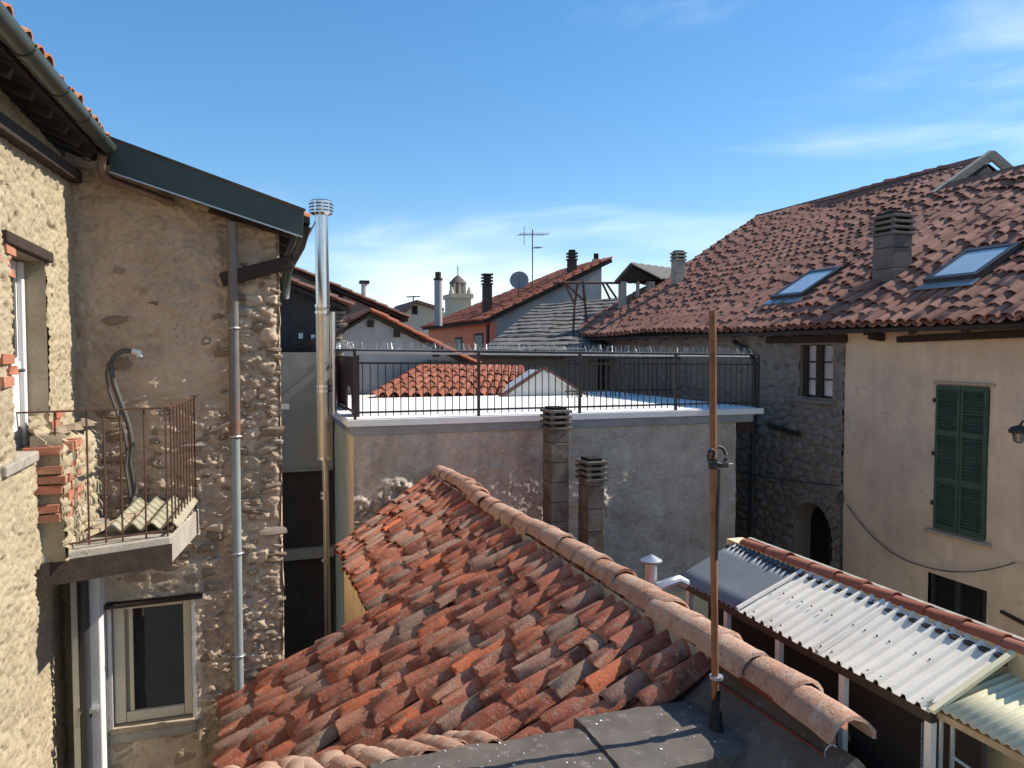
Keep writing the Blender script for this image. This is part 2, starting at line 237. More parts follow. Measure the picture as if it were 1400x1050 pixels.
# ------------------------------------------------------------------ mesh building
W = {}
class MB:
    def __init__(s): s.v = []; s.f = []; s.t = []
    def add(s, v, f, t=.5):
        b = len(s.v); s.v += [tuple(p) for p in v]; s.f += [tuple(b + i for i in q) for q in f]
        s.t += (list(t) if hasattr(t, '__len__') else [t] * len(v)); return s
    def box(s, x0, x1, y0, y1, z0, z1, t=.5):
        v = [(x, y, z) for z in (z0, z1) for y in (y0, y1) for x in (x0, x1)]
        return s.add(v, [(0, 2, 3, 1), (4, 5, 7, 6), (0, 1, 5, 4), (2, 6, 7, 3), (0, 4, 6, 2), (1, 3, 7, 5)], t)
    def obox(s, c, ax, ay, az, t=.5):          # centre and three half-axis vectors
        c, ax, ay, az = map(Vector, (c, ax, ay, az))
        v = [c + ax * i + ay * j + az * k for k in (-1, 1) for j in (-1, 1) for i in (-1, 1)]
        return s.add(v, [(0, 2, 3, 1), (4, 5, 7, 6), (0, 1, 5, 4), (2, 6, 7, 3), (0, 4, 6, 2), (1, 3, 7, 5)], t)
    def bar(s, a, b, w, h, up=(0, 0, 1), t=.5):
        a = Vector(a); b = Vector(b); d = (b - a); l = d.length; d = d / l; u = Vector(up)
        sd = d.cross(u)
        if sd.length < 1e-4: sd = d.cross(Vector((0, 1, 0)))
        sd.normalize(); u2 = sd.cross(d)
        return s.obox((a + b) / 2, d * l / 2, sd * w / 2, u2 * h / 2, t)
    def prism(s, poly, vec, t=.5):
        n = len(poly); p = [Vector(q) for q in poly]; vec = Vector(vec)
        return s.add(p + [q + vec for q in p], [tuple(range(n))[::-1], tuple(range(n, 2 * n))] + [(i, (i + 1) % n, n + (i + 1) % n, n + i) for i in range(n)], t)
    def tube(s, pts, r, n=10, cap=True, t=.5):
        pts = [Vector(p) for p in pts]; rs = r if hasattr(r, '__len__') else [r] * len(pts)
        v = []; f = []; prev = None
        for i, p in enumerate(pts):
            d = (pts[min(i + 1, len(pts) - 1)] - pts[max(i - 1, 0)]); d = d.normalized() if d.length > 1e-9 else prev
            u = Vector((0, 0, 1)) if abs(d.z) < .95 else Vector((1, 0, 0))
            a = d.cross(u).normalized(); b = a.cross(d).normalized()
            v += [p + a * rs[i] * math.cos(2 * math.pi * k / n) + b * rs[i] * math.sin(2 * math.pi * k / n) for k in range(n)]; prev = d
        for i in range(len(pts) - 1):
            f += [(i * n + k, i * n + (k + 1) % n, (i + 1) * n + (k + 1) % n, (i + 1) * n + k) for k in range(n)]
        if cap: f += [tuple(range(n)), tuple(range((len(pts) - 1) * n, len(pts) * n))[::-1]]
        return s.add(v, f, t)
    def build(s, name, mat, parent=None, smooth=False, label=None, cat=None, group=None, kind=None, bevel=0):
        v = np.array(s.v, float); lo = v.min(0); hi = v.max(0)
        loc = Vector(((lo[0] + hi[0]) / 2, (lo[1] + hi[1]) / 2, lo[2]))
        me = bpy.data.meshes.new(name); me.from_pydata((v - np.array(loc)).tolist(), [], s.f)
        me.attributes.new('tint', 'FLOAT', 'POINT').data.foreach_set('value', np.array(s.t, np.float32))
        me.materials.append(M[mat] if isinstance(mat, str) else mat)
        if smooth:
            me.polygons.foreach_set('use_smooth', [True] * len(me.polygons))
            if smooth == 'auto': me.set_sharp_from_angle(angle=R(35))
        me.validate()
        o = link(name, me, parent, loc)
        if bevel:
            b = o.modifiers.new('bevel', 'BEVEL'); b.width = bevel; b.segments = 2; b.limit_method = 'ANGLE'
        tag(o, label, cat, group, kind); return o
def link(name, data, parent=None, loc=(0, 0, 0), mat=None):
    o = bpy.data.objects.new(name, data); COL.objects.link(o)
    if parent is not None:
        o.parent = parent; o.matrix_parent_inverse = W[parent].inverted()
    o.matrix_basis = mat if mat is not None else Matrix.Translation(loc)
    W[o] = o.matrix_basis.copy(); return o
def tag(o, label=None, cat=None, group=None, kind=None):
    for k, x in (('label', label), ('category', cat), ('group', group), ('kind', kind)):
        if x: o[k] = x
    return o
def thing(name, loc, label, cat, group=None):
    return tag(link(name, None, None, loc), label, cat, group)

# curved roof tile: half pipe with thickness; local x runs down the slope, z up
def coppo(L=.46, r0=.072, r1=.092, th=.014, seg=6, rings=2, hz=.78, wob=0., seed=0, chip=0.):
    rg = random.Random(seed); v = []; f = []; n = seg + 1
    for layer in (0, 1):
        for i in range(rings):
            u = i / (rings - 1); r = r0 + (r1 - r0) * u - (th if layer else 0)
            for k in range(n):
                a = math.pi * k / seg
                ex = (rg.uniform(-chip, chip * .3) if (i == rings - 1 and chip and layer == 0) else 0)
                v.append((u * L + ex, -r * math.cos(a) + rg.uniform(-wob, wob), r * hz * math.sin(a) + rg.uniform(-wob, wob) + (0 if not layer else 0)))
    o = rings * n
    for i in range(rings - 1):
        for k in range(seg):
            f.append((i * n + k, (i + 1) * n + k, (i + 1) * n + k + 1, i * n + k + 1))
            f.append((o + i * n + k, o + i * n + k + 1, o + (i + 1) * n + k + 1, o + (i + 1) * n + k))
    for k in range(seg):
        e = (rings - 1) * n
        f.append((e + k, o + e + k, o + e + k + 1, e + k + 1)); f.append((k, k + 1, o + k + 1, o + k))
    for i in range(rings - 1):
        f.append((i * n, o + i * n, o + (i + 1) * n, (i + 1) * n)); f.append((i * n + seg, (i + 1) * n + seg, o + (i + 1) * n + seg, o + i * n + seg))
    return v, f
def tile_frames(A, B, C, D, sp, ex, off=.04, jit=1., over=.05, flip=False, L=.46, sag=0.):
    """A-B eave ends, D-C ridge ends. Returns matrices, columns from A to B, rows from the eave upwards."""
    A, B, C, D = map(Vector, (A, B, C, D)); ncol = max(2, int(round(((B - A).length + (C - D).length) / 2 / sp)))
    res = []
    for j in range(ncol + (0 if flip else 1)):
        u = (j + (.5 if flip else 0)) / ncol
        e = A.lerp(B, u); t = D.lerp(C, u); d = (e - t); ln = d.length; d = d / ln
        sd = (B - A).normalized(); sd = (sd - d * sd.dot(d)).normalized(); n = sd.cross(d)
        if n.z < 0: n = -n
        sd = n.cross(d)
        ph = random.uniform(-.5, .5) * ex * .35 * jit; cj = random.gauss(0, .008) * jit
        s = -over + ph * .4; k = 0
        last = False
        while not last:
            if s + L > ln + .03: s = ln + .03 - L; last = True
            low = e - d * s                                # lower end of this tile
            dd = (d + n * (.045 + random.gauss(0, .012) * jit) + sd * random.gauss(0, .05) * jit).normalized()
            ss = n.cross(dd).normalized(); nn = dd.cross(ss)
            ro = Matrix.Rotation(random.gauss(0, .10) * jit, 3, 'X')
            m = Matrix((dd, ss, nn)).transposed() @ ro
            if flip: m = m @ Matrix.Rotation(math.pi, 3, 'X')
            p = low - dd * L + n * (off + random.gauss(0, .005) * jit + (sag * (float(fbm(np.array([low.y * .35]), np.array([low.x * .45]), 55, 2)[0]) - .5) if sag else 0)) + sd * (cj + random.gauss(0, .010) * jit)
            res.append(Matrix.Translation(p) @ m.to_4x4())
            s += ex * random.uniform(1 - .2 * jit, 1 + .2 * jit); k += 1
    return res
def tiles_joined(mb, mats, tpl, tints=None, sc=(1, 1, 1)):
    v, f = tpl; va = np.array(v) * np.array(sc)
    for i, m in enumerate(mats):
        mm = np.array(m); p = va @ mm[:3, :3].T + mm[:3, 3]
        mb.add(p.tolist(), f, random.random() if tints is None else tints)
    return mb
TILE_SETS = {}
def tile_meshes(key, n, mat, **k):
    if key in TILE_SETS: return TILE_SETS[key]
    r = []
    for i in range(n):
        v, f = coppo(seed=i + 11, **k); me = bpy.data.meshes.new('tile')
        me.from_pydata(v, [], f); me.attributes.new('tint', 'FLOAT', 'POINT').data.foreach_set('value', np.full(len(v), (i * .381) % 1, np.float32))
        me.polygons.foreach_set('use_smooth', [True] * len(me.polygons)); me.set_sharp_from_angle(angle=R(50)); me.materials.append(M[mat]); r.append(me)
    TILE_SETS[key] = r; return r
def tiles_parts(mats, parent, key='coppo', name='tile', mat='tile', n=14, **k):
    ms = tile_meshes(key, n, mat, **k)
    for i, m in enumerate(mats):
        sc = Matrix.Diagonal((random.uniform(.95, 1.05), random.uniform(.93, 1.09), random.uniform(.9, 1.12), 1))
        link(name, random.choice(ms), parent, mat=m @ sc)

# displaced wall sheet.  axis 'Y': plane Y=c facing -Y (u=X); axis 'X': plane X=c, facing sgn (u=Y)
def wall_sheet(axis, c, u0, u1, z0, z1, res, disp, sgn=1, holes=(), thick=None):
    nu = max(2, int((u1 - u0) / res) + 1); nz = max(2, int((z1 - z0) / res) + 1)
    U, Z = np.meshgrid(np.linspace(u0, u1, nu), np.linspace(z0, z1, nz))
    d, t = disp(U, Z)
    if axis == 'Y': P = np.stack([U, c - d, Z], -1)
    else: P = np.stack([c + sgn * d, U, Z], -1)
    idx = np.arange(nu * nz).reshape(nz, nu)
    a = idx[:-1, :-1].ravel(); b = idx[:-1, 1:].ravel(); cc = idx[1:, 1:].ravel(); dd = idx[1:, :-1].ravel()
    uc = ((U[:-1, :-1] + U[1:, 1:]) / 2).ravel(); zc = ((Z[:-1, :-1] + Z[1:, 1:]) / 2).ravel()
    keep = np.ones(len(a), bool)
    for h in holes: keep &= ~(h(uc, zc) if callable(h) else ((uc > h[0]) & (uc < h[1]) & (zc > h[2]) & (zc < h[3])))
    q = np.stack([a, b, cc, dd], -1)[keep]
    if axis == 'X' and sgn < 0: q = q[:, ::-1]
    mb = MB(); mb.v = P.reshape(-1, 3).tolist(); mb.f = [tuple(r) for r in q.tolist()]; mb.t = np.broadcast_to(t, U.shape).ravel().tolist()
    return mb
def stone_mesh_set(n, mat, name='stone'):
    r = []
    for i in range(n):
        rg = random.Random(100 + i); v = []; f = []; nx, nz = 5, 4; tx, tz, sk = rg.uniform(-.35, .35), rg.uniform(-.35, .35), rg.uniform(-.25, .25)
        for k in range(nz):
            for j in range(nx):
                x = j / (nx - 1) * 2 - 1; z = k / (nz - 1) * 2 - 1
                e = max(abs(x), abs(z)); y = -(.72 + tx * x + tz * z) + rg.uniform(-.22, .22)
                rr = 1 - .22 * rg.random() * (x * x * z * z)
                v.append((x * rr + rg.uniform(-.17, .17), y if e < .99 else .3, z * rr + rg.uniform(-.2, .2) + sk * x))
        for k in range(nz - 1):
            for j in range(nx - 1): f.append((k * nx + j, k * nx + j + 1, (k + 1) * nx + j + 1, (k + 1) * nx + j))
        me = bpy.data.meshes.new(name); me.from_pydata(v, [], f); me.materials.append(M[mat])
        me.attributes.new('tint', 'FLOAT', 'POINT').data.foreach_set('value', np.full(len(v), (i * .377) % 1, np.float32))
        me.polygons.foreach_set('use_smooth', [True] * len(f)); me.set_sharp_from_angle(angle=R(28)); r.append(me)
    return r
def box_mesh(name, mat, sx=1, sy=1, sz=1, tint=.5, bev=0, rough=0, seed=0):
    rg = random.Random(seed); me = bpy.data.meshes.new(name); mb = MB().box(-.5 * sx, .5 * sx, -.5 * sy, .5 * sy, -.5 * sz, .5 * sz)
    v = [tuple(c + rg.uniform(-rough, rough) for c in p) for p in mb.v]
    me.from_pydata(v, [], mb.f); me.attributes.new('tint', 'FLOAT', 'POINT').data.foreach_set('value', np.full(8, tint, np.float32)); me.materials.append(M[mat]); return me

# ================================================================== GROUND, HILL
g = MB(); n = 24; s = 1500
g.add([(-s, -s, 0), (s, -s, 0), (s, s, 0), (-s, s, 0)], [(0, 1, 2, 3)]); tag(g.build('ground', 'ground'), kind='structure')
mb = MB(); nu, nv = 60, 14; vs = []; fs = []
for i in range(nu + 1):
    a = R(-70) + R(140) * i / nu
    h = 34 + 30 * float(fbm(np.array([i * .16]), np.array([2.3]), 3)[0])
    for j in range(nv + 1):
        u = j / nv; rr = 620 + 520 * u
        hh = h * math.sin(min(1, u * 1.6) * math.pi / 2) + 5 * float(vnoise(np.array([i * .9]), np.array([j * .9]), 8)[0]) * u
        vs.append((rr * math.sin(a + TH), rr * math.cos(a + TH), -.5 + hh))
for i in range(nu):
    for j in range(nv):
        b = i * (nv + 1) + j; fs.append((b, b + 1, b + nv + 2, b + nv + 1))
mb.add(vs, fs); tag(mb.build('hill', 'hill', smooth=True), kind='structure')

# ================================================================== SUNLIT ROUGHCAST HOUSE (left)
XL = -1.38; YB = 7.55
lh = thing('roughcast_house', (XL - 2.5, 5.0, 0), 'sunlit roughcast stone house with a narrow white door beside the railed balcony', 'house')
def d_left(u, z):
    rec = sst(6.02, 6.07, u + .02 * fbm(u * 3, z * 3, 4)) * (1 - sst(4.62, 4.70, z)) * .17
    pit = sst(.66, .74, fbm(u * 13, z * 15, 14)); rdg = np.abs(fbm(u * 8, z * 11, 2, 3) - .5) * 2; b = .010 + fbm(u * 3, z * 3, 1) * .03 + sst(.0, .22, rdg) * .008 + sst(.42, .58, fbm(u * 19, z * 26, 27, 2)) * .005 + fbm(u * 42, z * 46, 6, 3, .8) * .026 - .03 * pit
    f1, f2, cid = worley(u * 7, z * 11, 3)
    st = sst(.02, .3, f2 - f1) * .010 * sst(.42, .62, fbm(u * 1.3, z * 1.3, 12))
    return b + st - rec - .05, np.clip(.25 + .5 * fbm(u * 2.2, z * 2.2, 21) + .35 * (cid - .5) * (st > .008), 0, 1)
door = (5.60, 6.55, 5.50, 6.85)
wall_sheet('X', XL, 3.6, 7.62, 2.2, 7.78, .0125, d_left, 1, holes=[door]).build('wall', 'roughcast', lh, smooth=True)
wall_sheet('X', XL, 3.6, 7.62, 0, 2.2, .06, d_left, 1).build('base_wall', 'roughcast', lh, smooth=True)
MB().box(XL - 5, XL - .245, 2.5, 9.0, 0, 7.78).build('core_wall', 'rubble', lh)
# door niche
dn = MB(); dx0 = XL - .235
dn.box(dx0, XL - .02, 5.52, 5.60, 5.4, 6.9); dn.box(dx0, XL - .012, 6.555, 6.62, 5.4, 6.9); dn.box(dx0, XL - .02, 5.6, 6.552, 6.85, 6.93); dn.box(dx0, XL - .005, 5.6, 6.552, 5.42, 5.50)
dn.build('reveal', 'roughcast', lh)
dr = MB().box(dx0 + .02, dx0 + .06, 5.62, 6.53, 5.50, 6.84).build('door', 'white_paint', lh)
for y0, y1, z0, z1 in ((5.62, 5.69, 5.5, 6.84), (6.46, 6.53, 5.5, 6.84), (6.04, 6.11, 5.5, 6.84)): MB().box(dx0 + .062, dx0 + .095, y0, y1, z0, z1).build('frame', 'white_paint', dr, bevel=.006)
for y0, y1 in ((5.70, 6.03), (6.12, 6.45)):
    MB().box(dx0 + .062, dx0 + .068, y0 + .05, y1 - .05, 6.15, 6.75).build('pane', 'glass_dark', dr)
    MB().box(dx0 + .062, dx0 + .082, y0 + .03, y1 - .03, 6.05, 6.12).build('rail', 'white_paint', dr, bevel=.005)
    MB().box(dx0 + .062, dx0 + .075, y0 + .05, y1 - .05, 5.58, 5.98).build('panel', 'white_paint', dr, bevel=.005)
MB().tube([(dx0 + .07, 6.15, 6.06), (dx0 + .14, 6.15, 6.06), (dx0 + .14, 6.25, 6.06)], .012, 8).build('handle', 'dark_iron', dr, smooth=True)
MB().box(XL - .22, XL + .03, 5.45, 6.64, 6.853, 6.93).build('lintel', 'wood', lh, bevel=.01)
MB().box(XL - .2, XL + .03, 5.3, 6.06, 5.44, 5.512).build('threshold', 'concrete', lh, bevel=.012)
# wall plate, rafters, boards, gutter and the tile edge above
MB().bar((XL + .0, 3.6, 7.42), (XL + .02, 7.5, 7.67), .13, .10).build('wall_plate', 'wood', lh, bevel=.012)
EXL = -1.13; ez = lambda y: 7.74 + (y - 4.2) * .052
rf = MB().add([(EXL, 3.4, ez(3.4)), (EXL, 7.5, ez(7.5)), (XL - 3.2, 7.5, 9.3), (XL - 3.2, 3.4, 9.15), (EXL, 3.4, ez(3.4) - .05), (EXL, 7.5, ez(7.5) - .05), (XL - 3.2, 7.5, 9.24), (XL - 3.2, 3.4, 9.09)],
    [(0, 1, 2, 3), (7, 6, 5, 4), (0, 4, 5, 1), (1, 5, 6, 2), (2, 6, 7, 3), (3, 7, 4, 0)]).build('roof', 'wood', lh)
for i in range(9):
    y = 3.9 + i * .46; MB().bar((EXL - .03, y, ez(y) - .10), (XL - 1.2, y, ez(y) + .49), .06, .06).build('rafter', 'wood', rf)
tiles_parts(tile_frames((EXL + .0, 3.5, ez(3.5) + .02), (EXL + .0, 7.45, ez(7.45) + .02), (XL - 1.4, 7.45, ez(7.45) + .60), (XL - 1.4, 3.5, ez(3.5) + .60), .205, .36, jit=.7), rf, key='tileo', mat='tile_orange', n=8, wob=.003)
def half_gutter(a, b, r=.075, th=.006, n=9):
    a = Vector(a); b = Vector(b); d = (b - a).normalized(); sd = d.cross(Vector((0, 0, 1))).normalized(); up = sd.cross(d); v = []; f = []
    for p in (a, b):
        for rr in (r, r - th):
            for k in range(n + 1):
                t = math.pi + math.pi * k / n; v.append(p + sd * rr * math.cos(t) + up * rr * math.sin(t))
    m = n + 1
    for k in range(n):
        f += [(k, k + 1, 2 * m + k + 1, 2 * m + k), (m + k + 1, m + k, 3 * m + k, 3 * m + k + 1), (k, m + k, m + k + 1, k + 1), (2 * m + k, 2 * m + k + 1, 3 * m + k + 1, 3 * m + k)]
    return v, f
v, f = half_gutter((-1.055, 3.4, ez(3.4) - .0), (-1.055, 7.30, ez(7.3) - .0), .062); gu = MB().add(v, f).build('gutter', 'green_gutter', lh, smooth='auto')
for y in (4.6, 5.4, 6.1, 6.75): MB().tube([(-1.055 + .066 * math.cos(R(a)), y, ez(y) + .066 * math.sin(R(a))) for a in range(180, 361, 20)], .006, 6).build('bracket', 'green_metal', gu)
gp = [at(141, 212, Y=7.22), at(138, 224, Y=7.25), at(141, 237, Y=7.3), at(152, 246, Y=7.38), at(236, 277, Y=7.49)]
MB().tube(gp, .035, 12).build('downpipe', 'copper_pipe', lh, smooth=True)
# exposed bricks on the stub wall and by the door
stub = MB()
def d_stub(u, z):
    f1, f2, cid = worley(u * 6, z * 11, 33); b = fbm(u * 9, z * 9, 41) * .06 + sst(.02, .3, f2 - f1) * .035 + fbm(u * 36, z * 36, 5) * .015
    e = sst(5.70, 5.5, z + .13 * fbm(u * 4, z * 2, 9))
    return b - .06 - .2 * (1 - e), np.clip(.3 + .6 * (cid - .3), 0, 1)
wall_sheet('X', XL + .16, 6.16, 7.56, 4.70, 5.74, .0165, d_stub, 1).build('stub_wall', 'roughcast', lh, smooth=True)
wall_sheet('Y', 6.17, XL - .05, XL + .15, 4.7, 5.6, .03, lambda u, z: (fbm(u * 9, z * 9, 4) * .05 - .03, .4)).build('stub_end', 'roughcast', lh, smooth=True)
st = stone_mesh_set(10, 'stone')
for i in range(9): link('stone', random.choice(st), lh, mat=Matrix.Translation((XL + .05 + random.uniform(-.05, .06), 6.28 + i * .145, 5.58 + random.uniform(-.02, .03))) @ Matrix.Rotation(random.uniform(0, 6), 4, 'Z') @ Matrix.Diagonal((.09, .075, .035, 1)) @ Matrix.Rotation(R(-90), 4, 'X'))
bm_ = [box_mesh('brick', 'brick', .10, .235, .055, tint=i / 6, rough=.006, seed=i) for i in range(6)]
def bricks(x, y0, y1, z0, z1, prob, seed):
    rg = random.Random(seed); z = z0; k = 0
    while z < z1:
        y = y0 - (k % 2) * .12
        while y < y1:
            if y > y0 - .05 and y < y1 - .1 and rg.random() < prob:
                link('brick', rg.choice(bm_), lh, mat=Matrix.Translation((x + rg.uniform(-.012, .012), y + .12, z)) @ Matrix.Rotation(rg.gauss(0, .03), 4, 'X') @ Matrix.Rotation(rg.gauss(0, .03), 4, 'Z'))
            y += .25
        z += .068; k += 1
bricks(XL + .122, 6.2, 6.80, 5.02, 5.50, .8, 3); bricks(XL - .04, 6.56, 6.85, 5.5, 5.75, .7, 8); bricks(XL - .04, 5.34, 5.60, 5.6, 6.2, .6, 5); bricks(XL - .04, 5.34, 5.6, 6.62, 6.85, .6, 15); bricks(XL - .04, 5.5, 5.9, 3.2, 3.42, .5, 12)

for k in range(8):
    if k in (2, 6): continue
    link('brick', bm_[k % 6], lh, mat=Matrix.Translation((XL + .02 + random.uniform(-.02, .03), 6.175, 5.02 + k * .068)) @ Matrix.Rotation(R(90) + random.gauss(0, .04), 4, 'Z'))
# ================================================================== BROWN RUBBLE HOUSE
XO = .31
rh = thing('rubble_house', (-.5, 9.3, 0), 'brown rubble house with green metal verge and cream window under the balcony', 'house')
win = (-1.16, -.50, 2.84, 3.93)
def stone_mask(u, z):
    m = sst(-.55, .10, u + .9 * (fbm(u * 1.7, z * 1.7, 31) - .5)) * .95 + sst(6.3, 4.7, z + 1.6 * (fbm(u * 2, z * 2, 37) - .5)) * .7 + .22
    return np.clip(m, 0, 1)
def d_rub(u, z):
    f1, f2, cid = worley(u * 5.2 + .4 * fbm(u * 3, z * 3, 2), z * 9.5 + .4 * fbm(u * 3, z * 3, 3), 17)
    e = sst(.03, .32, f2 - f1); ms = stone_mask(u, z)
    rz = np.clip(ms + .55 * sst(.35, .65, fbm(u * 1.6, z * 1.6, 57)), 0, 1.3); b = (fbm(u * 2, z * 2, 50) - .5) * .05 + (fbm(u * 9, z * 13, 51) - .5) * .038 * (.55 + rz) + (fbm(u * 26, z * 38, 52, 3, .7) - .5) * .032 * (.5 + rz)
    sm = sst(-.38, -.45, u) * sst(4.35, 4.2, z)            # smooth plaster round the small window
    b = b * (1 - .75 * sm) + .02 * sm
    edge = -.04 * sst(XO - .05, XO, u)
    return b + ms * (1 - sm) * (e * (.010 + .022 * cid) - .010) + edge, np.clip(.22 + .35 * fbm(u * 1.5, z * 1.5, 53) + ms * e * (cid - .35) * .55 + .55 * sm, 0, 1)
wall_sheet('Y', YB, XL - .05, XO, 0.5, 7.9, .0135, d_rub, holes=[win, lambda u, z: z > 7.80 - .30 * (u + 1.09)]).build('wall', 'rubble', rh, smooth=True)
def d_side(u, z): return (fbm(u * 4, z * 4, 61) - .5) * .05 + (fbm(u * 15, z * 15, 62) - .5) * .03, .5
wall_sheet('X', XO - .01, YB + .0, 12.0, 0, 7.3, .05, d_side, 1).build('side_wall', 'rubble', rh, smooth=True)
MB().prism([(XL - .6, YB + .14, 0), (XO - .06, YB + .14, 0), (XO - .06, YB + .14, 7.32), (XL - .6, YB + .14, 7.85)], (0, 4.3, 0)).build('core_wall', 'rubble', rh)
# stones that stand out in the rough right half and the corner
stn = stone_mesh_set(16, 'stone'); cnt = 0; placed = []
for tryi in range(2600):
    u = random.uniform(-1.2, XO - .03); z = random.uniform(2.9, 7.0)
    if win[0] - .12 < u < win[1] + .18 and win[2] - .3 < z < win[3] + .2: continue
    pr = float(stone_mask(np.array([u]), np.array([z]))[0])
    if random.random() > pr ** 2 * (.35 if u < -.1 else .55): continue
    wx = random.choice((.03, .04, .055, .07, .09, .12, .16)) * random.uniform(.8, 1.15); hz = min(.055, wx * random.uniform(.2, .6) + .006)
    if any(abs(u - a) < (wx + c) * .95 and abs(z - b) < (hz + d) * 1.0 for a, b, c, d in placed): continue
    if abs(u + .11) < .05: continue
    placed.append((u, z, wx, hz)); cnt += 1
    link('stone', random.choice(stn), rh, mat=Matrix.Translation((min(u, XO - wx * .7), YB - .008, z)) @ Matrix.Rotation(random.gauss(0, .12), 4, 'Y') @ Matrix.Rotation(random.gauss(0, .1), 4, 'Z') @ Matrix.Diagonal((wx, .014 + wx * .065, hz, 1)))
    if cnt >= 210: break
# window
wx0, wx1, wz0, wz1 = win
rv = MB(); rv.box(wx0 - .03, wx0, YB - .03, YB + .14, wz0 - .03, wz1 + .03); rv.box(wx1, wx1 + .03, YB - .03, YB + .14, wz0 - .03, wz1 + .03); rv.box(wx0, wx1, YB - .025, YB + .14, wz1, wz1 + .03); rv.build('reveal', 'white_plaster', rh)
wn_ = MB().box(wx0 + .002, wx1 - .002, YB + .10, YB + .135, wz0, wz1).build('window', 'cream_paint', rh)
fr = [(wx0 + .005, wx0 + .10), (wx1 - .075, wx1 - .005)]
for a, b in fr: MB().box(a, b, YB + .035, YB + .098, wz0 + .005, wz1 - .005).build('frame', 'cream_paint', wn_, bevel=.008)
for a, b in ((wz0 + .005, wz0 + .10), (wz1 - .05, wz1 - .005)): MB().box(wx0 + .102, wx1 - .077, YB + .037, YB + .098, a, b).build('frame', 'cream_paint', wn_, bevel=.008)
MB().box(wx0 + .13, wx0 + .165, YB + .055, YB + .098, wz0 + .102, wz1 - .052).build('frame', 'cream_paint', wn_, bevel=.005)
MB().box(wx0 + .166, wx1 - .078, YB + .07, YB + .08, wz0 + .101, wz1 - .051).build('pane', 'glass_dark', wn_)
MB().box(wx0 - .02, wx1 + .01, YB - .06, YB + .09, wz0 - .045, wz0 - .004).build('sill', 'wood_light', rh, bevel=.006)
MB().box(wx0 - .05, wx1 + .03, YB - .045, YB + .09, wz0 - .14, wz0 - .046).build('ledge', 'concrete', rh, bevel=.01)
MB().bar((wx0 - .03, YB - .07, wz1 + .03), (wx1 + .10, YB - .07, wz1 + .05), .13, .035).build('lintel', 'wood', rh, bevel=.006)
# white pier with the dark pipe at the inner corner
MB().box(XL - .04, -1.20, YB - .30, YB + .05, 0, 4.53).build('pier', 'white_plaster', rh, bevel=.012)
MB().tube([(-1.31, YB - .37, 1), (-1.31, YB - .37, 4.53)], .045, 12).build('drain', 'dark_pipe', rh, smooth='auto')
MB().box(-1.37, -1.22, YB - .40, YB - .29, 3.16, 3.19).build('bracket', 'galv', rh)
# downpipe on the face
dp = MB().tube([(-.10, YB - .12, 0), (-.10, YB - .12, 5.45)], .042, 14).build('downpipe', 'downpipe', rh, smooth='auto')
MB().tube([(-.10, YB - .12, 5.40), (-.10, YB - .12, 7.15), (-.10, YB - .17, 7.35)], .047, 14).build('upper_pipe', 'downpipe_old', rh, smooth='auto')
for z in (3.4, 4.35, 5.42, 6.4): MB().tube([(-.10 + .054 * math.cos(a * .5), YB - .12 + .054 * math.sin(a * .5), z) for a in range(14)], .009, 6).build('bracket', 'galv', dp)
# verge: green sheet, soffit, roof
VA = at(150, 200, Y=7.30); VB = at(416, 297, Y=7.30); dv = (VB - VA)
ro = MB().add([VA + Vector((-.6, 0, .17)) , VB + Vector((.05, 0, 0)), VB + Vector((.05, 4.6, 0)), VA + Vector((-.6, 4.6, .17)), VA + Vector((-.6, 0, .11)), VB + Vector((.05, 0, -.06)), VB + Vector((.05, 4.6, -.06)), VA + Vector((-.6, 4.6, .11))],
    [(0, 1, 2, 3), (7, 6, 5, 4), (0, 4, 5, 1), (1, 5, 6, 2), (2, 6, 7, 3), (3, 7, 4, 0)]).build('roof', 'wood', rh)
tiles_parts(tile_frames(VB + Vector((.0, .14, .0)), VB + Vector((.0, 2.2, .0)), VA + Vector((0, 2.2, .0)), VA + Vector((0, .14, .0)), .21, .36, jit=.4, off=.01), ro, key='tileo', mat='tile_orange', n=8)
fa = MB().prism([VA + Vector((0, -.03, .06)), VB + Vector((0, -.03, .05)), VB + Vector((-.02, -.03, -.18)), VA + Vector((0, -.03, -.22))], (0, .03, 0)).build('verge_sheet', 'green_metal', rh, bevel=.004)
MB().bar(VA + Vector((0, -.038, -.22)), VB + Vector((-.02, -.038, -.185)), .022, .012).build('drip_edge', 'galv', fa)
MB().bar(VA + Vector((0, -.012, .07)), VB + Vector((.01, -.012, .06)), .08, .012).build('cap', 'green_metal', fa)
MB().bar((-.2, YB - .09, 6.83), (.42, YB - .07, 7.02), .11, .12).build('bracket_beam', 'wood', rh, bevel=.01)
for i in range(5):
    p = VB + Vector((-.1, .12 + i * .6, -.13)); MB().bar(p, p + Vector((-.7, 0, .2)), .09, .1).build('rafter', 'wood', ro)
v, f = half_gutter(VB + Vector((.03, .05, -.02)), VB + Vector((.03, 4.4, -.06)), .075); MB().add(v, f).build('gutter', 'green_gutter', rh, smooth='auto')
MB().tube([VB + Vector((.02, .06, -.07)), VB + Vector((-.03, .10, -.25)), VB + Vector((-.14, .3, -.45)), VB + Vector((-.16, .42, -.7))], .045, 10).build('gutter_outlet', 'green_gutter', rh, smooth=True)
MB().box(XO - .03, XO + .09, 7.9, 7.95, 5.62, 5.67).build('hook', 'galv', rh)
